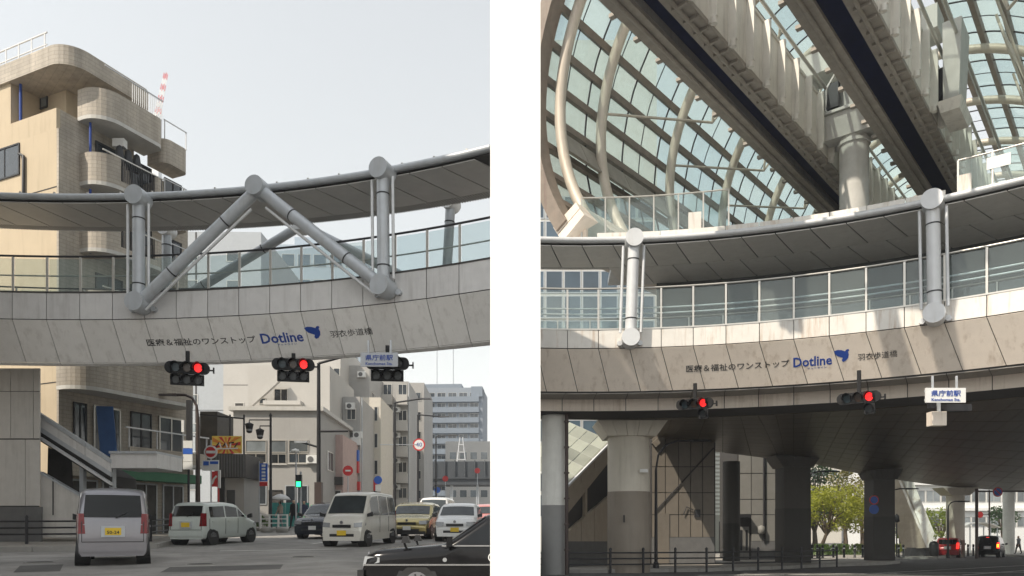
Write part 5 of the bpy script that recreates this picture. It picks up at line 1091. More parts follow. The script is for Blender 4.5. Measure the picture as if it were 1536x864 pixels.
# ================================================================ left street: signals, lamps, signs, vehicles, people
def lsig(u, v, d): q = P(u, v, d); return q
q = lsig(281, 552, 22.6); signal("red traffic light under the left bridge, leftmost of its three", q, R(14), 6.75-q.z-0.2)
q = lsig(440, 547, 22.9); signal("red traffic light hung under the left bridge below the blue lettering", q, R(10), 6.75-q.z-0.2)
q = lsig(581, 545, 21.9); s3 = signal("traffic light half hidden behind the grey station name plate", q, R(6), 6.75-q.z-0.2, lit=False)
mat("sign_back", (0.42, 0.44, 0.47), 0.5, var=0.05)
def name_plate(label, u0, v0, u1, v1, d, bgm, txm, rz=0):
    a, b = P(u0, v1, d), P(u1, v0, d); c = (a+b)/2; t = thing("station_sign", label, "sign", (c.x, c.y, a.z)); w_, h_ = b.x-a.x, b.z-a.z
    MB().box(c, (w_, 0.05, h_)).build("plate", bgm, t)
    MB().box(c+Vector((0, 0.045, h_*0.3)), (w_*1.0, 0.04, 0.05)).box(c+Vector((0, 0.045, -h_*0.3)), (w_*1.0, 0.04, 0.05)).build("back_rail", "steel_grey", t)
    for k in (-0.3, 0.3): MB().box(c+Vector((k*w_, 0.045, h_*0.5+0.12)), (0.05, 0.05, 0.5)).build("bracket", "steel_grey", t)
    for z, h, w in ((0, h_*0.012, w_*0.96),): pass
    text_on("県庁前駅", c+Vector((0, -0.03, h_*0.13)), (1, 0, 0), (0, 0, 1), h_*0.42, t, txm, bold=0.012, width=w_*0.74)
    text_on("Kenchomae Sta.", c+Vector((0, -0.03, -h_*0.30)), (1, 0, 0), (0, 0, 1), h_*0.20, t, txm, bold=0.01, width=w_*0.72)
    return t
name_plate("grey station name plate fixed before the third traffic light under the left bridge", 541, 529, 597, 550, 21.3, "sign_back", "blue_print")
# street lamps and poles
street_lamp("brown lamp post with curved arm standing by the bus stop sign", 297, 33, 625, 262, 592, "brown_metal", 0.11)
t = thing("lantern_post", "black lamp post with two hanging lanterns beside the guard rail", "street lamp", P(406, 792, 42)); z0 = SL*42+0.1; x = P(406, 0, 42).x; zt = P(0, 626, 42).z
MB().tube([(x, 42, z0), (x, 42, zt)], [0.09, 0.06], 10).lathe([(0.03, 0), (0.09, 0.1), (0.02, 0.25)], (x, 42, zt), 10).build("post", "dark_metal", t)
for (ua, va) in ((374, 632), (390, 641)):
    e = P(ua, va, 42); MB().tube([(x, 42, e.z+0.08), (e.x, 42, e.z+0.08), (e.x, 42, e.z-0.05)], 0.035, 6).build("arm", "dark_metal", t)
    MB().lathe([(0.02, -0.05), (0.26, -0.16), (0.24, -0.2), (0.16, -0.62), (0.06, -0.68)], e, 8).build("lantern", "dark_metal", t)
    MB().lathe([(0.215, -0.24), (0.18, -0.56)], e, 8).build("lantern_glass", "headlight_glass", t)
street_lamp("tall dark pole with long bracket arm beside the second traffic light", 478, 36, 545, 522, 533, "dark_metal", 0.12, curve=False)
e = P(478, 647, 36); pl = bpy.data.objects["street_lamp.001"]
MB().tube([e, e+Vector((1.45, 0, 0.02))], 0.06, 8).build("side_arm", "dark_metal", pl); MB().tube([P(478, 671, 36), P(452, 663, 36)], 0.05, 8).build("lamp_arm", "dark_metal", pl)
MB().box(P(451, 663, 36), (0.6, 0.2, 0.1)).build("lamp_head", "steel_grey", pl); MB().box(P(478, 748, 36)+Vector((0, 0, 0)), (0.34, 0.34, 1.6)).build("base_sleeve", "brown_metal", pl)
street_lamp("slim pole with upper arm before the balcony flats", 592, 52, 604, 632, 598, "dark_metal", 0.11, curve=False)
t40 = street_lamp("slim pole carrying the round speed limit sign", 627, 60, 622, 661, 625, "dark_metal", 0.10, curve=False)
round_sign(t40, 628.5, 667, 59.7, 0.50, "white_paint", "red_sign", "40", "blue_print")
street_lamp("farthest slim pole with arm before the railway bridge", 654, 78, 655, 678, 653, "dark_metal", 0.10, curve=False)
MB().tube([P(570, 667, 52), P(626, 667, 59)], 0.04, 6).build("cross_wire_arm", "steel_grey", t40)
# bus stop, signs
t = thing("bus_stop_sign", "white and blue bus stop board before the tan building", "sign", P(283, 790, 31)); x = P(283, 0, 31).x
MB().tube([(x, 31, SL*31+.1), (x, 31, P(0, 600, 31).z)], 0.05, 8).build("post", "dark_metal", t); prect(279, 286, 600, 660, 30.9, 31.1, "dark_metal", "lamp_box", t)
for a, b, m in ((661, 672, "white_paint"), (672.5, 681, "blue_sign"), (681.5, 692, "white_paint"), (692.5, 704, "white_paint")): prect(274.5, 288.5, a, b, 30.86, 30.9, m, "board", t)
prect(272, 276, 630, 648, 30.9, 31, "white_paint", "time_plate", t)
t = thing("no_stopping_sign", "round red no stopping sign above a blue and white plate", "sign", P(316, 790, 34)); x = P(316, 0, 34).x
MB().tube([(x, 34.05, SL*34+.1), (x, 34.05, P(0, 660, 34).z)], 0.035, 8).build("post", "steel_grey", t); round_sign(t, 316, 678, 34, 0.31, "red_sign", "white_paint"); prect(309, 323, 676, 680, 33.93, 33.96, "white_paint", "white_band", t)
prect(303, 328, 690, 706, 33.95, 34.0, "white_paint", "direction_plate", t); prect(305, 313, 692, 698, 33.93, 33.949, "blue_sign", "blue_mark", t); prect(315, 327, 692, 696, 33.93, 33.949, "blue_sign", "blue_mark", t)
t = thing("red_banner", "tall red shop banner on a white post beside the grey box", "sign", P(324, 790, 37)); prect(316, 326, 707, 730, 37, 37.08, "red_sign", "banner", t); prect(327, 330, 705, 732, 37, 37.1, "white_paint", "edge_strip", t); prect(326.5, 328, 705, 792, 37.1, 37.18, "red_sign", "post", t)
MB().tube([P(318, 726, 36.98), P(321, 718, 36.98), P(325, 714, 36.98)], 0.05, 6).build("white_mark", "white_paint", t)
# sunburst board on the grey shop box
mat("orange_sign", (0.65, 0.22, 0.03), 0.5, var=0.1); mat("yellow_sign", (0.75, 0.55, 0.10), 0.5, var=0.1)
t = thing("sunburst_board", "orange and yellow sunburst signboard above the dark shop box", "sign", P(340, 700, 41)); prect(318, 362, 654, 680, 41, 41.1, "yellow_sign", "board", t)
ctr = P(340, 668, 40.99)
for k in range(12):
    a0, a1 = k*math.pi/6, k*math.pi/6+0.26; hw_, hh_ = 21/F*41, 12.4/F*41
    def edge(a): c, s_ = math.cos(a), math.sin(a); k_ = min(hw_/max(abs(c), 1e-6), hh_/max(abs(s_), 1e-6)); return ctr+Vector((c*k_, 0, s_*k_))
    tri = [ctr, edge(a0), edge(a1)]; MB().hexa([p-Vector((0, .012, 0)) for p in tri][::1], [p for p in tri]).build("sun_ray", "orange_sign" if k % 2 else "red_sign", t)
for k, (xa, za, xb, zb_) in enumerate(((-.62, -.12, -.40, .16), (-.40, .16, -.30, -.14), (-.22, -.10, -.05, .14), (-.05, .14, .05, -.12), (.12, .12, .42, .16), (.25, .16, .20, -.12), (.45, -.12, .62, .14), (-.62, -.20, .64, -.17))):
    MB().bar(ctr+Vector((xa, -0.03, za)), ctr+Vector((xb, -0.03, zb_)), 0.07, 0.02, up=(0, 1, 0)).build("brush_stroke", "white_paint" if k % 2 else "black_print", t)
t = thing("shop_box", "dark grey ribbed shop front box under the sunburst board", "kiosk", P(340, 780, 41)); prect(322, 368, 681, 716, 41.0, 44, "shop_dark", "box", t)
for k in range(11): prect(323+k*4.1, 325.2+k*4.1, 681.5, 715.5, 40.94, 41.0, "plinth", "rib", t)
prect(326, 336, 716, 783, 41.4, 44, "dark_metal", "door_frame", t); prect(336, 366, 716, 783, 41.5, 44, "grey_render", "front_wall", t); prect(340, 352, 735, 783, 41.45, 41.5, "window_dark", "door", t)
for u in (345, 366): MB().tube([P(u, 681, 41.2), P(u, 622, 41.2)], 0.05, 6).build("frame_post", "dark_metal", t)
MB().bar(P(300, 622, 41.2), P(367, 628, 41.2), 0.08, 0.08).build("frame_beam", "dark_metal", t); prect(300, 326, 617, 700, 41.6, 44, "shop_dark", "rear_box", t)
t = thing("blue_banner", "blue vertical banner with white lettering on the lantern post's left", "sign", P(395, 790, 43)); prect(389.5, 401, 695, 722, 43, 43.06, "blue_sign", "banner", t); prect(389.5, 401, 722.5, 729, 43, 43.06, "red_sign", "banner_foot", t)
MB().tube([P(389, 793, 43.1), P(389, 692, 43.1)], 0.03, 6).build("post", "steel_grey", t)
for k in range(5): prect(392.5, 398, 697+k*5, 700+k*5, 42.98, 43.0, "white_paint", "white_mark", t)
t = thing("pedestrian_signal", "green pedestrian signal before the grey shop building", "traffic light", P(447, 790, 40)); x = P(449.5, 0, 40).x
MB().tube([(x, 40.2, SL*40+.1), (x, 40.2, P(0, 707, 40).z)], 0.06, 8).build("post", "steel_grey", t); prect(443, 452, 712, 731, 39.9, 40.1, "dark_metal", "housing", t); prect(444.5, 450.5, 713, 720.5, 39.87, 39.9, "lens_dark", "red_lens", t); prect(444.3, 450.7, 722.5, 730, 39.86, 39.9, "green_lamp", "green_lens", t)
t = thing("warning_sign", "round red no entry sign in the row of shops", "sign", P(522, 790, 52)); MB().tube([P(522, 785, 52.05), P(522, 697, 52.05)], 0.04, 6).build("post", "steel_grey", t); round_sign(t, 522, 706, 52, 0.36, "red_sign", "red_sign"); prect(518, 526, 704.8, 707.2, 51.96, 51.975, "white_paint", "white_bar", t); prect(521.5, 526, 760, 780, 51.9, 52, "steel_grey", "box", t)
t = thing("blue_round_sign", "small round blue sign on a grey post before the cream house", "sign", P(567, 790, 54)); MB().tube([P(567, 786, 54.05), P(567, 715, 54.05)], 0.04, 6).build("post", "steel_grey", t); round_sign(t, 567, 720, 54, 0.30, "blue_sign", "blue_sign"); prect(563, 571, 727, 737, 53.97, 54.02, "white_paint", "plate", t)
t = thing("street_sign", "small white round sign on an arm by the pedestrian signal", "sign", P(431, 790, 41)); MB().tube([P(444, 679, 41), P(434, 678, 41)], 0.03, 6).tube([P(444, 790, 41), P(444, 679, 41)], 0.04, 6).build("post", "steel_grey", t); MB().lathe([(0.02, 0.12), (0.2, 0.05), (0.24, -0.08), (0.05, -0.12)], P(443, 676, 41), 14).build("lamp_head", "white_paint", t)
for k, (u, dd, m_, lb) in enumerate(((668, 100, "red_sign", "small red round sign near the railway bridge"), (656, 96, "blue_sign", "small blue sign near the railway bridge"), (716, 104, "red_sign", "red signal lamp hanging under the railway bridge"))):
    v = (718, 735, 706)[k]; t = thing("roadside_sign", lb, "sign", P(u, 780, dd)); MB().tube([P(u, 779, dd+.05), P(u, v, dd+.05)], 0.05, 6).build("post", "steel_grey", t); round_sign(t, u, v, dd, 0.4, m_, m_)
# fences
fence("dark three-rail fence along the kerb before the pier", [gp(-150, 824), gp(40, 822), gp(120, 821), gp(222, 818)], -1, 0.85)
fence("dark three-rail fence between the silver van and the hatchback", [gp(226, 817.5), gp(256, 812), gp(290, 801.5)], -1, 0.85)
g0, g1 = (P(391, 0, 40.5).x, 40.5), (P(431, 0, 40.2).x, 40.2)
t = thing("guard_rail", "white guard rail with square panels on the street corner", "fence", (g0[0], 40.4, SL*40.4+.13))
for k in range(4):
    c = Vector(g0).lerp(Vector(g1), k/3); z = SL*c.y+.13; MB().box((c.x, c.y, z+0.42), (0.08, 0.08, 0.84)).build("post", "white_paint", t)
for k in range(3):
    a = Vector(g0).lerp(Vector(g1), (k+.1)/3); b = Vector(g0).lerp(Vector(g1), (k+.9)/3); z = SL*40.4+.13
    for zz in (0.35, 0.58, 0.8): MB().bar((a.x, a.y, z+zz), (b.x, b.y, z+zz), 0.04, 0.05).build("rail", "white_paint", t)
for u, v in ((400, 775), (423, 775)): MB().lathe([(0.3, 0), (0.36, .18), (0.2, .3)], (P(u, 0, 39.6).x, 39.6, SL*39.6+.0), 12).build("concrete_foot", "kerb", t)
# flower bed and plants at the corner building
leafmat("leaf_green", (0.07, 0.12, 0.03)); leafmat("leaf_fresh", (0.16, 0.20, 0.035)); leafmat("leaf_yellow", (0.26, 0.27, 0.04)); leafmat("leaf_dark", (0.035, 0.065, 0.025)); leafmat("leaf_olive", (0.14, 0.125, 0.03)); leafmat("leaf_pink", (0.24, 0.19, 0.15))
for k, u in enumerate((352, 364, 376, 388)):
    bush(("low green plants at the left end of the corner building's bed", "low green plants second in the corner building's bed", "low green plants third in the corner building's bed", "low green plants at the right end of the corner building's bed")[k], P(u, 0, 46.5).x, 46.5, SL*46.5+.12, 0.5, 0.4, 0.55+0.15*(k % 2), "leaf_green", 260, k+3, 0.10, group="plants along the corner building")
# vehicles
paint("paint_silver", (0.24, 0.235, 0.255), 0.28, 0.5); paint("paint_mint", (0.55, 0.60, 0.57)); paint("paint_cream", (0.66, 0.64, 0.58)); paint("paint_white", (0.72, 0.72, 0.71)); paint("paint_gold", (0.46, 0.38, 0.16), 0.22, 0.5); paint("paint_dark", (0.03, 0.034, 0.045), 0.2, 0.3); mat("paint_taxi", (0.006, 0.006, 0.007), 0.18, 0.0, var=0.02, coat=0.1, spec=0.25); paint("paint_red", (0.35, 0.02, 0.025)); paint("paint_pink", (0.55, 0.20, 0.18))
KW = [(-1.70, .62), (-1.69, .95), (-1.66, 1.08), (-1.57, 1.66), (-1.44, 1.75), (-.5, 1.79), (.35, 1.75), (.52, 1.67), (1.05, 1.10), (1.2, 1.02), (1.6, .86), (1.70, .58)]
q = G(172, 848); ray = Vector((q.x, q.y)).normalized(); c = Vector((q.x, q.y))+ray*1.72
vehicle("silver tall wagon seen from behind near the dark fence", "van", 3.4, 1.53, KW, 1.02, 0.29, (-1.2, 1.2), "paint_silver", [(-1.4, -.62), (-.55, .15), (.2, .75)], (KW[8], KW[7]), (KW[2], KW[3]), "plate_yellow", name="tall_wagon", heading=(ray.x+0.02, ray.y), at=(c.x, c.y), ptxt="50-24", tum=0.12)
HB = [(-1.70, .6), (-1.69, .84), (-1.65, 1.0), (-1.50, 1.42), (-1.36, 1.50), (-.3, 1.53), (.25, 1.48), (.4, 1.42), (1.0, .98), (1.15, .93), (1.58, .80), (1.7, .52)]
q = G(303, 817); c = Vector((q.x, q.y+1.2)); vehicle("pale mint hatchback driving away beside the brown lamp post", "car", 3.4, 1.5, HB, .96, 0.28, (-1.2, 1.2), "paint_mint", [(-1.35, -.5), (-.42, .3), (.36, .75)], (HB[8], HB[7]), (HB[2], HB[3]), "plate_yellow", name="hatchback", heading=(0.22, 1), at=(c.x, c.y), tum=0.16)
VN = [(-1.70, .7), (-1.69, 1.0), (-1.66, 1.12), (-1.58, 1.74), (-1.46, 1.83), (0, 1.89), (.72, 1.85), (.88, 1.77), (1.38, 1.10), (1.5, 1.02), (1.64, .85), (1.7, .55)]
q = G(517, 820); c = Vector((q.x+0.25, q.y+1.6)); vehicle("cream white box van facing the crossing, front of the queue", "van", 3.4, 1.56, VN, 1.04, 0.28, (-1.1, 1.22), "paint_cream", [(-1.5, -.75), (-.66, .12), (.2, .95)], (VN[8], VN[7]), (VN[2], VN[3]), "plate_yellow", name="box_van", heading=(-.20, -1), at=(c.x, c.y), lower="paint_cream", tum=0.13)
SV = [(-2.2, .6), (-2.17, .9), (-2.1, 1.02), (-1.75, 1.38), (-1.45, 1.50), (-.3, 1.56), (.35, 1.48), (.5, 1.42), (1.12, 1.03), (1.3, .98), (1.9, .88), (2.14, .74), (2.2, .5)]
q = G(473, 808); c = Vector((q.x+0.2, q.y+1.8)); vehicle("dark blue grey car half hidden behind the cream box van", "car", 4.2, 1.78, [(x*.955, z) for x, z in SV], .98, 0.33, (-1.3, 1.3), "paint_dark", [(-1.5, -.8), (-.7, .1), (.2, .85)], ((SV[8][0]*.955, SV[8][1]), (SV[7][0]*.955, SV[7][1])), ((-2.0, 1.02), (-1.67, 1.38)), name="dark_car", heading=(-.12, -1), at=(c.x, c.y))
q = G(607, 809); c = Vector((q.x+0.2, q.y+2.2)); vehicle("gold sport utility car facing the crossing right of the box van", "car", 4.4, 1.84, SV, .99, 0.34, (-1.35, 1.35), "paint_gold", [(-1.6, -.85), (-.75, .1), (.2, .9)], (SV[8], SV[7]), (SV[2], SV[3]), name="utility_car", heading=(-.05, -1), at=(c.x, c.y), lower="black_plastic")
CH = [(-1.8, .6), (-1.77, .85), (-1.7, .98), (-1.40, 1.38), (-1.15, 1.47), (-.1, 1.50), (.3, 1.44), (.45, 1.38), (1.0, 1.0), (1.15, .95), (1.5, .86), (1.72, .72), (1.8, .5)]
q = G(681, 812.5); c = Vector((q.x+.1, q.y+1.8)); vehicle("white hatchback with yellow plate behind the black taxi's bonnet", "car", 3.6, 1.62, CH, .97, 0.30, (-1.15, 1.2), "paint_white", [(-1.3, -.5), (-.4, .3), (.36, .8)], (CH[8], CH[7]), (CH[2], CH[3]), "plate_yellow", name="hatchback", heading=(-.04, -1), at=(c.x, c.y))
q = G(655, 801); c = Vector((q.x-.3, q.y+3.2)); vehicle("white minivan behind the gold car in the queue", "van", 4.4, 1.74, [(x*1.3, z*1.0) for x, z in VN], 1.05, 0.33, (-1.4, 1.5), "paint_white", [(-1.9, -.95), (-.85, .16), (.26, 1.2)], ((VN[8][0]*1.3, VN[8][1]), (VN[7][0]*1.3, VN[7][1])), ((VN[2][0]*1.3, VN[2][1]), (VN[3][0]*1.3, VN[3][1])), name="minivan", heading=(-.04, -1), at=(c.x, c.y))
q = G(722, 802); c = Vector((q.x+.3, q.y+2.0)); vehicle("faded red car behind the white hatchback near the white wall", "car", 3.6, 1.62, CH, .97, 0.30, (-1.15, 1.2), "paint_pink", [(-1.3, -.5), (-.4, .3), (.36, .8)], (CH[8], CH[7]), (CH[2], CH[3]), name="red_car", heading=(-.02, -1), at=(c.x, c.y))
for k, (u, v, lb, pm) in enumerate(((618, 792, "small white car far back in the queue of traffic", "paint_white"), (690, 791, "small red car far back in the queue of traffic", "paint_red"), (724, 790, "small pale car far back beside the white wall", "paint_mint"))):
    q = G(u, v); vehicle(lb, "car", 3.6, 1.62, CH, .97, 0.30, (-1.15, 1.2), pm, [(-1.3, -.5), (-.4, .3), (.36, .8)], (CH[8], CH[7]), (CH[2], CH[3]), name="queued_car", heading=(-.05, -1), at=(q.x, q.y), group="cars queuing far back on the left street")
# black taxi nosing out at the white wall
TX = [(-2.35, .7), (-2.3, .95), (-1.5, 1.0), (-1.0, 1.38), (-.6, 1.44), (.1, 1.43), (.32, 1.39), (.98, .93), (1.15, .90), (2.12, .82), (2.26, .76), (2.35, .52)]
xf = P(556, 0, 12.6).x; tx = vehicle("black taxi sedan nosing out beside the tall white wall", "taxi", 4.7, 1.66, TX, .90, 0.30, (-1.35, 1.45), "paint_taxi", [(-1.2, -.28), (-.2, .62)], (TX[7], TX[6]), (TX[1], TX[2]), "plate_white", name="taxi", heading=(-1, -0.0), at=(xf+2.35, 12.6), cut=0.02, tum=0.30, grille=True, zb=0.2)
tx.location.z -= 0.20
chrome = mat("chrome", (0.6, 0.6, 0.6), 0.12, 0.95, var=0.03)
for sg in (-1, 1):
    MB().tube([(1.62, sg*.74, .84), (1.66, sg*.76, .95)], 0.02, 6).build("mirror_stalk", "paint_taxi", tx)
    MB().hexa([(1.56, sg*.68, .95), (1.70, sg*.68, .95), (1.70, sg*.82, .95), (1.56, sg*.82, .95)], [(1.60, sg*.68, 1.06), (1.68, sg*.68, 1.06), (1.68, sg*.82, 1.06), (1.60, sg*.82, 1.06)]).build("fender_mirror", "black_plastic", tx)
    MB().box((1.2, sg*.835, .60), (2.2, .012, .025)).build("side_moulding", "chrome", tx)
    MB().box((.5, sg*.832, .905), (1.1, .014, .022)).build("belt_trim", "chrome", tx)
    MB().tube([(1.0, sg*.825, .68), (1.0, sg*.842, .68)], 0.035, 12).build("side_repeater", "amber_lens" if "amber_lens" in MATS else "headlight_glass", tx)
MB().box((2.36, 0, .45), (.10, 1.62, .13)).build("chrome_bumper", "black_plastic", tx)
c = tx.location
TXW = Vector((xf+2.35, 12.6, c.z))
def tloc(x, z): return Vector((x, 0.838, z))
mb = MB(); r_ = 0.075; ring = [(0.23+r_*math.cos(a*math.pi/12), 0.838, .72+r_*math.sin(a*math.pi/12)) for a in range(24)]; r2 = [(0.23+r_*.8*math.cos(a*math.pi/12), 0.838, .72+r_*.8*math.sin(a*math.pi/12)) for a in range(24)]
mb.add(ring+r2, [(i, (i+1) % 24, 24+(i+1) % 24, 24+i) for i in range(24)]); mb.build("door_emblem", "white_paint", tx)
mb = MB().box((0.23, 0.838, .72), (0.07, 0.004, 0.05)); mb.build("door_emblem_mark", "white_paint", tx)
# people at the corner
mat("cloth_black", (0.015, 0.015, 0.018), 0.8, var=0.1); mat("cloth_grey", (0.18, 0.18, 0.19), 0.8, var=0.1); mat("cloth_navy", (0.03, 0.04, 0.08), 0.8, var=0.1); mat("cloth_white", (0.6, 0.6, 0.6), 0.8, var=0.05); mat("cloth_sand", (0.3, 0.25, 0.2), 0.8, var=0.05); mat("green_hoarding", (0.03, 0.22, 0.20), 0.6, var=0.1)
dd = 43.5
person("person in grey clothes walking under a white umbrella", P(421, 0, 42.5).x, 42.5, -1, 1.62, R(80), "cloth_sand", "cloth_grey", raise_arm=True)
uc = P(421, 748, 42.5); t = thing("umbrella", "white open umbrella held by the walking person", "umbrella", uc); MB().lathe([(0.02, 0.28), (0.25, 0.22), (0.45, 0.10), (0.56, -0.05), (0.55, -0.06), (0.24, 0.19), (0.02, 0.25)], uc, 16).build("canopy", "cloth_white", t); MB().tube([uc+Vector((0, 0, -0.75)), uc+Vector((0, 0, 0.25))], 0.012, 6).build("shaft", "dark_metal", t)
person("person in black suit standing at the crossing", P(441, 0, 42.0).x, 42.0, -1, 1.70, R(170), "cloth_black", "cloth_black")
person("person in dark navy clothes beside the crossing post", P(456, 0, 42.2).x, 42.2, -1, 1.64, R(200), "cloth_navy", "cloth_black")
t = thing("site_fence", "teal green construction fence behind the people at the crossing", "fence", P(440, 785, 46))
for k in range(5): prect(404+k*12, 415.4+k*12, 754, 790, 46, 46.06, "green_hoarding", "fence_panel", t)
# ================================================================ right street
def rsig(u, v, d): return P(u, v, d)
q = rsig(1042, 606, 25.4); signal("red traffic light with single arrow lamp under the right bridge, left one", q, R(-32), 6.3-q.z-0.2, arrows=1, dark=True)
q = rsig(1288, 597, 23.3); signal("red traffic light with single arrow lamp under the right bridge, right one", q, R(-38), 6.3-q.z-0.2, arrows=1, dark=True)
name_plate("white station name plate with blue writing under the right bridge", 1388, 582, 1448, 604, 21.9, "white_paint", "blue_print")
t = thing("camera_box", "small beige box hanging behind the white station plate", "traffic camera", P(1410, 640, 22.4)); prect(1398, 1420, 617, 638, 22.3, 22.6, "panel_beige", "box", t); prect(1407, 1411, 600, 617, 22.42, 22.5, "steel_grey", "hanger", t); prect(1420, 1458, 606, 616, 22.4, 22.7, "dark_metal", "signal_back", t); prect(1396, 1404, 604, 612, 22.4, 22.6, "dark_metal", "clamp", t)
# columns
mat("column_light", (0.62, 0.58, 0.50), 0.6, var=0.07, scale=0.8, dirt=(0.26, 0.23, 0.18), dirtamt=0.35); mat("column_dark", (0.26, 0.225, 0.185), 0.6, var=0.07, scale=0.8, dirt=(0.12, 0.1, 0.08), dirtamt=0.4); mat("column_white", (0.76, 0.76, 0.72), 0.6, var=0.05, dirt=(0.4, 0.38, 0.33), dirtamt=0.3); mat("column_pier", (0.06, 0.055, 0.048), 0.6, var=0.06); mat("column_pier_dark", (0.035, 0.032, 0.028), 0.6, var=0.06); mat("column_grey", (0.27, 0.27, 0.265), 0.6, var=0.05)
def column(label, u, d, dia, ztop, vsplit, mu, ml, cap=None, rect=None, name="bridge_column"):
    x = (u-U0)/F*d; z0 = SR*d; zs = HC+(V0-vsplit)/F*d; t = thing(name, label, "column", (x, d, z0)); ztube = ztop-(0.62 if cap else 0)
    if rect:
        MB().box((x, d, (z0-0.2+zs)/2), (dia, rect, zs-z0+0.2)).build("lower_shaft", ml, t); MB().box((x, d, (zs+ztube)/2), (dia-0.02, rect-0.02, ztube-zs)).build("upper_shaft", mu, t)
    else:
        MB().tube([(x, d, z0-0.2), (x, d, zs)], dia/2, 32).build("lower_shaft", ml, t); MB().tube([(x, d, zs), (x, d, ztube)], dia/2-0.008, 32).build("upper_shaft", mu, t)
    if cap:
        w0, w1, h = dia*0.56, cap, ztop-ztube
        k = 5
        for i in range(k):    # panelled flaring capital: one panel per bay
            xa, xb = -1+2*i/k, -1+2*(i+1)/k; g_ = 0.008
            lo = [(x+xa*w0+g_, d-w0, ztube), (x+xb*w0-g_, d-w0, ztube), (x+xb*w0-g_, d+w0, ztube), (x+xa*w0+g_, d+w0, ztube)]
            hi = [(x+xa*w1+g_, d-w0*1.05, ztop), (x+xb*w1-g_, d-w0*1.05, ztop), (x+xb*w1-g_, d+w0*1.05, ztop), (x+xa*w1+g_, d+w0*1.05, ztop)]
            MB().hexa(lo, hi).build("cap_panel", mu, t)
    return t
column("white round column with grey foot beside the white wall, right street", 832, 29.2, 1.06, 6.18, 758, "column_white", "column_grey")
cb_ = column("thick two-tone round column under the right bridge's left part", 943, 31.2, 1.80, 5.68, 738, "column_light", "column_dark", cap=1.45)
c = P(966, 706, 30.2); MB().box(c, (0.34, 0.03, 0.14)).build("number_tag", "white_paint", cb_); MB().box(P(936, 778, 30.25), (0.05, 0.05, 0.3)).build("switch_box", "dark_metal", cb_)
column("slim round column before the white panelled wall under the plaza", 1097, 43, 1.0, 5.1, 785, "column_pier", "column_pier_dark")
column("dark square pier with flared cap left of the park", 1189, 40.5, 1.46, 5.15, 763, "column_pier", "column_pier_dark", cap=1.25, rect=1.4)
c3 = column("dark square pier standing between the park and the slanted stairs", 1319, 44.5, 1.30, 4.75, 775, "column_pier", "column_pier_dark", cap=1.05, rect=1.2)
column("thick round column behind the red car under the plaza edge", 1433, 60, 1.35, 4.45, 810, "column_light", "column_dark", cap=1.5)
column("white round column at the far right beyond the black car", 1513, 67, 0.95, 4.6, 795, "column_white", "column_white")
t = thing("drain_pipe", "brown drain pipe with brackets running down beside the white column", "pipe", (P(850, 0, 28.6).x, 28.6, SR*28.6)); x = P(850, 0, 28.6).x
MB().tube([(x, 28.6, SR*28.6), (x, 28.6, 6.15)], 0.07, 10).build("pipe", "brown_metal", t)
for k in range(6): MB().box((x, 28.6, 0.4+k), (0.2, 0.2, 0.06)).build("pipe_clip", "brown_metal", t)
# signs on the pier
for v, m in ((750, "red_sign"), (764, "blue_sign")): round_sign(c3, 1311, v, 43.7, 0.28, "blue_sign", m)
# stairs beside the column, going up and away under the deck
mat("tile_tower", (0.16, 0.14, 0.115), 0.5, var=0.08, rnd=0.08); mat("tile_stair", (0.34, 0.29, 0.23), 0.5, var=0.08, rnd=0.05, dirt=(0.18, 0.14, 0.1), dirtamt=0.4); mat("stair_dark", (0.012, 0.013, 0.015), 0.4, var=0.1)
st = thing("covered_stairs", "beige tiled covered stairs with glazed roof rising behind the thick column", "stairs", (2.6, 34, SR*34)); D0 = 33.0; e1 = Vector((0.5, 0.866, 0))
def sp_(u, v, off=0.0):
    """point on the stair's side wall (vertical plane through (2.3,33) along e1) under a pixel"""
    nx, ny = 0.866, -0.5; dx, dy = (u-U0)/F, 1.0; k = ((2.3+off*nx)*nx+(33+off*ny)*ny)/(dx*nx+dy*ny); return Vector((dx*k, k, HC+(V0-v)/F*k))
def spoly(pts, th, m, nm, off=0.0):
    n3 = Vector((0.866, -0.5, 0)); a = [sp_(u, v, off) for u, v in pts]; b = [q-n3*th for q in a]
    return MB().hexa(b, a).build(nm, m, st)
# lower tile wall (panels), dark openings, band between, parapet
us = [852, 872, 892, 912, 932, 950]
def ln(u, a, b): return a[1]+(b[1]-a[1])*(u-a[0])/(b[0]-a[0])
LA = ((852, 797), (916, 742)); LB = ((852, 770), (916, 690)); LC = ((852, 744), (916, 677)); LD = ((852, 730), (916, 665))
for ua, ub in zip(us, us[1:]):
    g_ = 0.35
    spoly([(ua+g_, ln(ua, *LA)), (ua+g_, 812), (ub-g_, 812), (ub-g_, ln(ub, *LA))][::-1], 0.3, "tile_stair", "wall_panel")
    spoly([(ua+g_, ln(ua, *LD)), (ua+g_, ln(ua, *LC)), (ub-g_, ln(ub, *LC)), (ub-g_, ln(ub, *LD))][::-1], 0.35, "tile_stair", "parapet_panel", 0.05)
for ua, ub in ((852, 878), (881, 916), (919, 948)):
    spoly([(ua, ln(ua, *LB)), (ua, ln(ua, *LA)), (ub, ln(ub, *LA)), (ub, ln(ub, *LB))][::-1], 0.1, "stair_dark", "opening", -0.15)
spoly([(852, ln(852, *LC)), (852, ln(852, *LB)), (950, ln(950, *LB)), (950, ln(950, *LC))][::-1], 0.3, "tile_stair", "lintel_band", 0.0)
spoly([(878, ln(878, *LB)), (878, ln(878, *LA)), (881, ln(881, *LA)), (881, ln(881, *LB))][::-1], 0.3, "tile_stair", "mullion_panel", 0.0)
spoly([(850, 812), (850, 866), (950, 866), (950, 812)][::-1], 0.3, "plinth", "plinth", 0.0)
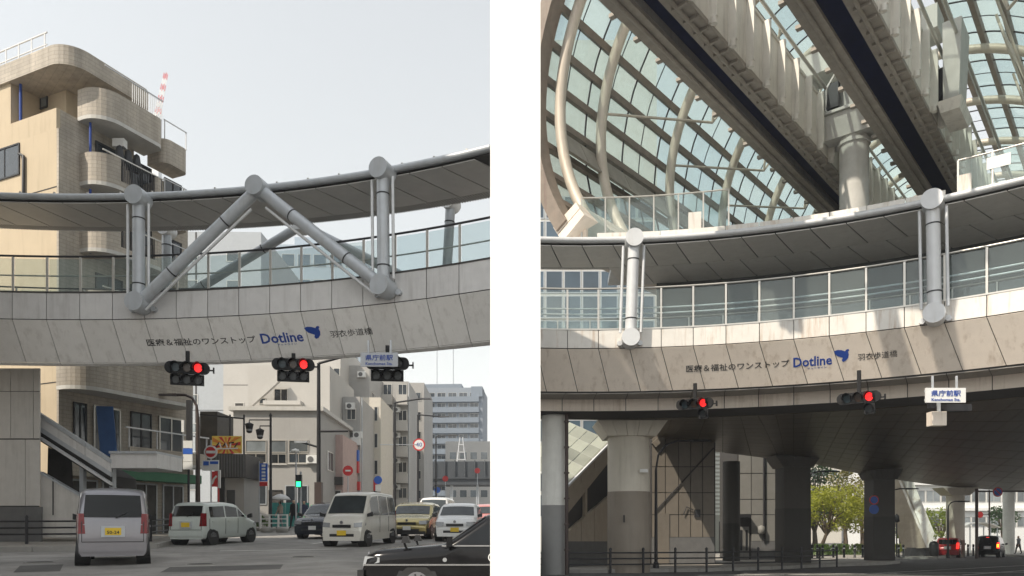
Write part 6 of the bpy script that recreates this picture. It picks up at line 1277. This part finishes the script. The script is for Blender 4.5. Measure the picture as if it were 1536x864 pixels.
# glazed roof of the stairs: panes sloping with the flight, across its width
glassmat("stair_glass", (0.80, 0.78, 0.70), gl=0.08, haze=0.75)
ws_ = Vector((-0.866, 0.5, 0))
for i in range(5):
    for j in range(4):
        ua, ub = 852+13*i, 852+13*(i+1)
        a, b = sp_(ua+0.4, ln(ua, *LD)-1), sp_(ub-0.4, ln(ub, *LD)-1); o0, o1 = ws_*(0.1+0.62*j)+Vector((0, 0, 0.06+0.3*j)), ws_*(0.68+0.62*j)+Vector((0, 0, 0.34+0.3*j))
        MB().hexa([a+o0, b+o0, b+o1, a+o1], [q_+Vector((0, 0, .03)) for q_ in (a+o0, b+o0, b+o1, a+o1)]).build("roof_pane", "stair_glass", st)
for i in range(6):
    u = 852+13*i; a = sp_(u, ln(u, *LD)-1); MB().bar(a, a+ws_*2.6+Vector((0, 0, 1.25)), 0.06, 0.08).build("roof_bar", "steel_white", st)
MB().bar(sp_(851, ln(851, *LD)-1.5, 0.06), sp_(948, ln(948, *LD)-1.5, 0.06), 0.1, 0.1).build("roof_edge", "steel_white", st)
# tiled stair tower wall right of the column
tw = thing("stair_tower", "dark panelled wall with slanted seams right of the thick column", "wall", P(1020, 850, 38)); dw = 38.0
for a, b in zip((978, 998, 1018, 1036, 1054), (998, 1018, 1036, 1054, 1072)):
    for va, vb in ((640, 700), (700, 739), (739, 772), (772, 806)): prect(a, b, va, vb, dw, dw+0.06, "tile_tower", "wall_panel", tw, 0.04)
prect(978, 1072, 806, 852, dw-0.02, dw+0.06, "plinth", "plinth_panel", tw); prect(977, 1073, 635, 852, dw+0.07, dw+3.0, "joint_dark", "core", tw)
a, b = P(982, 768, dw-0.02), P(1070, 672, dw-0.02); MB().bar(a, b, 0.06, 0.12, up=(0, 1, 0)).build("slanted_seam", "joint_dark", tw)
a, b = P(980, 668, dw-0.1), P(1006, 645, dw-0.1); MB().bar(a, b, 0.3, 0.3, up=(0, 1, 0)).build("slanted_coping", "tile_tower", tw)
prect(985, 1004, 770, 851, dw-0.05, dw-0.0, "tile_tower", "door", tw); MB().box(P(1046, 770, dw-0.05), (0.3, 0.08, 0.4)).build("switch_box", "dark_metal", tw)
MB().tube([P(1025, 772, dw-.1), P(1030, 760, dw-.1), P(1040, 765, dw-.1)], 0.03, 6).build("pipe_bend", "dark_metal", tw)
# white panelled wall with doors
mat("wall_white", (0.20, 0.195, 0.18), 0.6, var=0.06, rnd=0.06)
ww = thing("service_room", "pale panelled service room with double doors under the plaza", "building", P(1140, 850, 47)); dw = 46.5
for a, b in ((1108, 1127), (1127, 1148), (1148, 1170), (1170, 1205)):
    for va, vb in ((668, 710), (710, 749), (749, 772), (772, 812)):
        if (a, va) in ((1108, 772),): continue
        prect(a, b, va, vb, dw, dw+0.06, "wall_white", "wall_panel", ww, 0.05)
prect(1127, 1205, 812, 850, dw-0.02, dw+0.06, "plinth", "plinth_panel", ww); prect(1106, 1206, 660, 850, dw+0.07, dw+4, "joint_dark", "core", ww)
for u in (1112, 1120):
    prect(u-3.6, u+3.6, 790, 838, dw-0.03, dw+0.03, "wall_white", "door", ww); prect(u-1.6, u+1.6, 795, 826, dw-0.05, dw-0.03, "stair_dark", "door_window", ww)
prect(1107, 1127, 771, 776, dw-0.6, dw, "dark_metal", "door_canopy", ww); MB().tube([P(1146, 668, dw-.12), P(1146, 812, dw-.12)], 0.06, 8).build("pipe", "dark_metal", ww); MB().lathe([(0.04, -.3), (0.22, -.2), (0.22, .2), (0.04, .3)], P(1142, 795, dw-.2), 12).build("meter", "wall_white", ww)
# bright louvred building seen through the gap
lz = Block("louvred_building", "white louvred building seen through the gap by the slim column", "building", (P(1060, 0, 78).x, 78), (1, 0), 5.5, 8, SR*78, P(0, 668, 78).z, "pale_render")
for k in range(18): lz.bx(0.1, 3.0, -0.08, 0, 2.5+0.42*k, 2.72+0.42*k, "white_paint", "louvre")
for k in range(3): lz.bx(0.4+0.9*k, 0.9+0.9*k, -0.05, 0, SR*78, 1.8, "shop_dark", "shop_opening")
# slanted stair beyond the pier
ss = thing("slanted_stairs", "beige stairs slanting down to the right beyond the second pier", "stairs", P(1385, 830, 58)); d1 = 58.0
nst = 13
SLa, SLb, SRa, SRb, SUa, SUb = P(1316, 706, 62.5), P(1354, 824, 58.5), P(1345, 706, 60.5), P(1394, 822, 56.5), P(1363, 706, 60.5), P(1402, 800, 56.5)
for i in range(nst):
    t0, t1 = i/nst, (i+0.95)/nst; lo = [SLa.lerp(SLb, t0), SLa.lerp(SLb, t1), SRa.lerp(SRb, t1), SRa.lerp(SRb, t0)]
    MB().hexa(lo, [q_+Vector((0.1, 0.15, 0.35)) for q_ in lo]).build("soffit_slab", "tile_stair", ss)
for i in range(4):
    t0, t1 = i/4, (i+0.985)/4; a = [SRa.lerp(SRb, t0), SRa.lerp(SRb, t1), SUa.lerp(SUb, t1), SUa.lerp(SUb, t0)]
    MB().hexa(a, [q_+Vector((-0.12, 0.12, 0)) for q_ in a]).build("side_panel", "panel_white", ss)
MB().box(P(1378, 828, 58.0), (1.7, 1.0, 0.7)).build("foot_block", "plinth", ss)
# park: trees, shrubs, lawn
mat("lawn", (0.09, 0.13, 0.03), 0.9, var=0.3, scale=2)
lawn = sheet("lawn", [(20, 62), (33, 62), (42, 92), (22, 92)], "lawn", 0.14, 1); lawn["kind"] = "structure"
def rz_(d): return SR*d+0.13
tree("yellow green spreading cherry tree nearest in the park", P(1228, 0, 64).x, 64, rz_(64), 6.0, 3.0, "leaf_yellow", 6500, 0.30, 3, ls=0.10, lean=0.7, group="park trees")
tree("olive brown tree behind the cherry tree in the park", P(1268, 0, 76).x, 76, rz_(76), 8.8, 2.9, "leaf_olive", 4500, 0.25, 5, ls=0.12, group="park trees")
tree("tall dark green tree rising behind the second pier's left side", P(1222, 0, 84).x, 84, rz_(84), 11.5, 3.6, "leaf_dark", 3200, 0.2, 8, ls=0.18, group="park trees")
tree("pale pinkish bare tree at the park's right edge", P(1293, 0, 82).x, 82, rz_(82), 8.5, 2.8, "leaf_pink", 1800, 0.3, 12, ls=0.12, group="park trees")
tree("small fresh green tree below the slanted stairs", P(1350, 0, 84).x, 84, rz_(84), 5.0, 2.3, "leaf_fresh", 1600, 0.3, 15, ls=0.14, group="park trees")
tree("fresh green roundish tree before the white building", P(1412, 0, 82).x, 82, rz_(82), 4.8, 2.0, "leaf_fresh", 1800, 0.3, 17, ls=0.13, group="park trees")
tree("dark small tree beside the far white column", P(1503, 0, 90).x, 90, rz_(90), 5.5, 1.8, "leaf_dark", 1200, 0.4, 19, ls=0.15, group="park trees")
for k, (u, d, lb) in enumerate(((1232, 60, "low clipped hedge at the foot of the cherry tree"), (1262, 63, "round green shrub in the middle of the park bed"), (1288, 66, "yellow green shrub by the second pier"), (1344, 70, "bright green shrub left of the slanted stairs"))):
    bush(lb, P(u, 0, d).x, d, rz_(d), 1.5, 0.8, 0.9, ("leaf_green", "leaf_green", "leaf_fresh", "leaf_fresh")[k], 600, 30+k, 0.09, group="park shrubs")
# buildings beyond
wb = Block("public_building", "long white public building with window bands beyond the plaza", "building", (P(1340, 0, 100).x, 100), (1, 0.02), 30, 14, SR*100, P(0, 700, 100).z, "white_paint")
for r_, (za, zb2) in enumerate(((1.2, 2.6), (4.6, 6.2), (7.9, 9.4))):
    for k in range(14): wb.win(0.3+2.1*k, 2.25+2.1*k, za, zb2, m="window_pale", bars=1)
wb.bx(-0.2, 30.2, -0.5, 0, 3.4, 3.8, "white_paint", "ledge"); wb.bx(-0.2, 30.2, -0.5, 0, 6.9, 7.3, "white_paint", "ledge")
hb_ = Block("hazy_tower", "pale hazy office tower behind the park trees", "building", (P(1262, 0, 190).x, 190), (1, 0.02), 13, 14, -2.6, P(0, 640, 190).z, "pale_render"); grid_windows(hb_, "front", 4, 8, 0.5, 12.5, 2, hb_.z1-1, 0.6, 0.4, "window_blue")
hb2 = Block("hazy_block", "lower pale block behind the park trees, left of the hazy tower", "building", (P(1195, 0, 170).x, 170), (1, 0.02), 10.5, 14, -2.6, P(0, 690, 170).z, "cream_render"); grid_windows(hb2, "front", 4, 4, 0.5, 10, 0, hb2.z1-1, 0.6, 0.4, "window_pale")
kz = thing("bus_shelter", "pale shelter with thin posts and arched roof behind the black car", "shelter", P(1465, 825, 78)); c = P(1465, 785, 78)
mb = MB(); K = 8
for k in range(K):
    f0, f1 = -1+2*k/K, -1+2*(k+1)/K
    mb.hexa([(c.x+f0*2.0, 77.2, c.z-0.5*f0*f0), (c.x+f1*2.0, 77.2, c.z-0.5*f1*f1), (c.x+f1*2.0, 79, c.z-0.5*f1*f1), (c.x+f0*2.0, 79, c.z-0.5*f0*f0)], [(c.x+f0*2.0, 77.2, c.z+.12-0.5*f0*f0), (c.x+f1*2.0, 77.2, c.z+.12-0.5*f1*f1), (c.x+f1*2.0, 79, c.z+.12-0.5*f1*f1), (c.x+f0*2.0, 79, c.z+.12-0.5*f0*f0)])
mb.build("roof", "panel_white", kz)
for k in range(6): MB().tube([(c.x-1.8+0.72*k, 77.4, SR*78), (c.x-1.8+0.72*k, 77.4, c.z-0.3)], 0.06, 6).build("post", "steel_grey", kz)
# lamps and gantry sign
street_lamp("dark street lamp with long curved arm before the tiled stair wall", 984, 32, 704, 1042, 661, "dark_metal", 0.08)
street_lamp("dark street lamp with curved arm against the park trees", 1209, 47, 728, 1243, 707, "dark_metal", 0.08)
street_lamp("dark street lamp arm over the slanted stairs", 1334, 50, 745, 1362, 733, "dark_metal", 0.08)
street_lamp("dark street lamp with curved arm beside the thick far column", 1422, 56, 765, 1440, 752, "dark_metal", 0.08)
t = thing("sign_gantry", "reddish pole with round no stopping sign on its arm", "sign", P(1465, 830, 55)); x = P(1465, 0, 55).x
MB().tube([(x, 55, SR*55), (x, 55, P(0, 733, 55).z)], 0.11, 10).build("pole", "brown_metal", t); MB().tube([(x, 55, P(0, 737, 55).z), (P(1536, 0, 55).x, 55, P(0, 737, 55).z)], 0.06, 8).build("arm", "brown_metal", t); round_sign(t, 1496.5, 738, 54.8, 0.36, "blue_sign", "red_sign", bar="red_sign")
t = thing("post_sign", "orange pole with red round sign beside the shelter", "sign", P(1484, 830, 70)); MB().tube([P(1484, 832, 70), P(1484, 735, 70)], 0.07, 8).build("pole", "brown_metal", t); round_sign(t, 1470, 772, 69.9, 0.3, "red_sign", "red_sign"); MB().tube([P(1484, 772, 70.05), P(1470, 772, 70.05)], 0.04, 6).build("arm", "brown_metal", t)
t = thing("lantern_post", "black lantern post below the slanted stairs", "street lamp", P(1345, 830, 54)); MB().tube([P(1345, 835, 54), P(1345, 785, 54)], 0.05, 8).build("post", "dark_metal", t); MB().lathe([(0.05, -0.3), (0.2, -0.2), (0.16, 0.2), (0.03, 0.35)], P(1345, 778, 54), 10).build("lantern", "dark_metal", t)
# fences and bollards
fence("dark three-rail fence along the right pavement under the bridge", [(0.55, 29.6), (4, 29.8), (8.2, 30.9), (12.3, 33.4), (16.3, 36.8)], 1, 0.95, gap=1.5, base=0.0)
blp = None
def bollard(u, d, label, grp):
    x = (u-U0)/F*d; z = rz_(d); t = thing("bollard", label, "bollard", (x, d, z), 0, grp, world=False)
    MB().lathe([(0.09, 0), (0.09, 0.06), (0.07, 0.07), (0.07, 0.82), (0.085, 0.83), (0.085, 0.88), (0.03, 0.93)], (0, 0, 0), 12).build("shaft", "dark_metal", t); MB().lathe([(0.073, 0.62), (0.073, 0.70)], (0, 0, 0), 12).build("band", "steel_grey", t); return t
PB = ["dark bollard nearest the left pier before the park", "second dark bollard from the left pier before the park", "third dark bollard from the left pier before the park", "fourth dark bollard from the left pier before the park", "dark bollard in the right half of the park row, third from the second pier", "dark bollard before the park, second from the second pier", "dark bollard before the park right beside the second pier"]
for k, u in enumerate((1218, 1226, 1234, 1250, 1266, 1282, 1294)): bollard(u, 50+0.5*k if u < 1240 else 52, PB[k], "park bollards")
for k, u in enumerate((1341, 1348, 1355)): bollard(u, 53, ("left dark bollard of three right of the second pier", "middle dark bollard of three right of the second pier", "right dark bollard of three right of the second pier")[k], "bollards by the stairs")
for k, u in enumerate((1388, 1398, 1452, 1460)): bollard(u, 57, ("dark bollard left of the red car, beside the slanted stairs", "dark bollard left of the red car, closest to it", "dark bollard just right of the red car", "dark bollard right of the red car, beside the reddish sign pole")[k], "bollards by the red car")
t = thing("waste_bin", "black rounded bin at the foot of the slanted stairs", "bin", P(1401, 830, 56)); MB().lathe([(0.28, 0), (0.32, 0.1), (0.34, 0.9), (0.25, 1.1), (0.05, 1.18)], (P(1401, 0, 56).x, 56, rz_(56)), 14).build("bin_body", "black_plastic", t)
# cars
c = G(1425, 836); vehicle("small dark red car with lit brake lights seen from behind", "car", 3.5, 1.65, [(x*.97, z*1.02) for x, z in HB], 1.0, 0.29, (-1.1, 1.15), "paint_red", [(-1.3, -.5), (-.42, .3), (.36, .75)], ((HB[8][0]*.97, HB[8][1]*1.02), (HB[7][0]*.97, HB[7][1]*1.02)), ((HB[2][0]*.97, HB[2][1]*1.02), (HB[3][0]*.97, HB[3][1]*1.02)), "plate_white", name="red_car", heading=(0.75, 1), at=(c.x+.6, c.y+1.0), side=1, brake=True)
c = G(1487, 836); blk = vehicle("black tall wagon with lit brake light and amber indicator", "car", 3.5, 1.66, [(x*1.03, z*.97) for x, z in KW], 1.02, 0.30, (-1.2, 1.2), "paint_taxi", [(-1.4, -.62), (-.55, .15), (.2, .75)], ((KW[8][0]*1.03, KW[8][1]*.97), (KW[7][0]*1.03, KW[7][1]*.97)), ((KW[2][0]*1.03, KW[2][1]*.97), (KW[3][0]*1.03, KW[3][1]*.97)), "plate_white", name="tall_wagon", heading=(0.85, 1), at=(c.x+.6, c.y+1.0), side=1, brake=True)
MB().box((-1.78, -.70, .95), (.06, .12, .22)).build("indicator", "amber_lamp", blk)
# people near the shelter
person("person in pale shirt walking past the far white column", P(1528, 0, 66).x, 66, 1, 1.68, R(90), "cloth_grey", "cloth_black")
person("person in dark clothes waiting behind the black car", P(1530, 0, 61).x+1.2, 61, 1, 1.7, R(-90), "cloth_navy", "cloth_black")
# curtain wall building behind the vault's left end
cw = Block("curtain_wall_building", "blue glass curtain wall building behind the left end of the vault", "building", (P(790, 0, 62).x, 62), (1, 0.0), 11.0, 12, SR*62, P(0, 60, 62).z, "concrete_pale")
for r_ in range(13):
    for k in range(7):
        if k < 7: cw.win(0.05+1.55*k, 1.5+1.55*k, 12.6+2.1*r_-2.1*5+0, 14.5+2.1*r_-2.1*5, m="window_blue", bars=0, fm="steel_grey", fr=0.08)
# ================================================================ tower added out of view to shade the near road and left bridge; hazy air
tw_ = Block("shade_tower", "unseen grey tower added left of the footbridge to shade road and bridge", "building", (-27.5, 3.5), (1, 0), 13.0, 15.5, 0.1, 30.0, "grey_render")
grid_windows(tw_, "right", 5, 8, 0.5, 15, 3, 29, 0.7, 0.5, "window_dark")
hz_ = bpy.data.materials.new("hazy_air"); hz_.use_nodes = True; n = hz_.node_tree.nodes; n.remove(n["Principled BSDF"])
vo = n.new("ShaderNodeVolumePrincipled"); vo.inputs["Color"].default_value = (0.86, 0.92, 1.0, 1); vo.inputs["Density"].default_value = 0.0007; vo.inputs["Anisotropy"].default_value = 0.2
hz_.node_tree.links.new(vo.outputs[0], n["Material Output"].inputs["Volume"])
ho = MB().box((0, 280, 50), (880, 700, 112)).build("haze", hz_); ho["kind"] = "stuff"
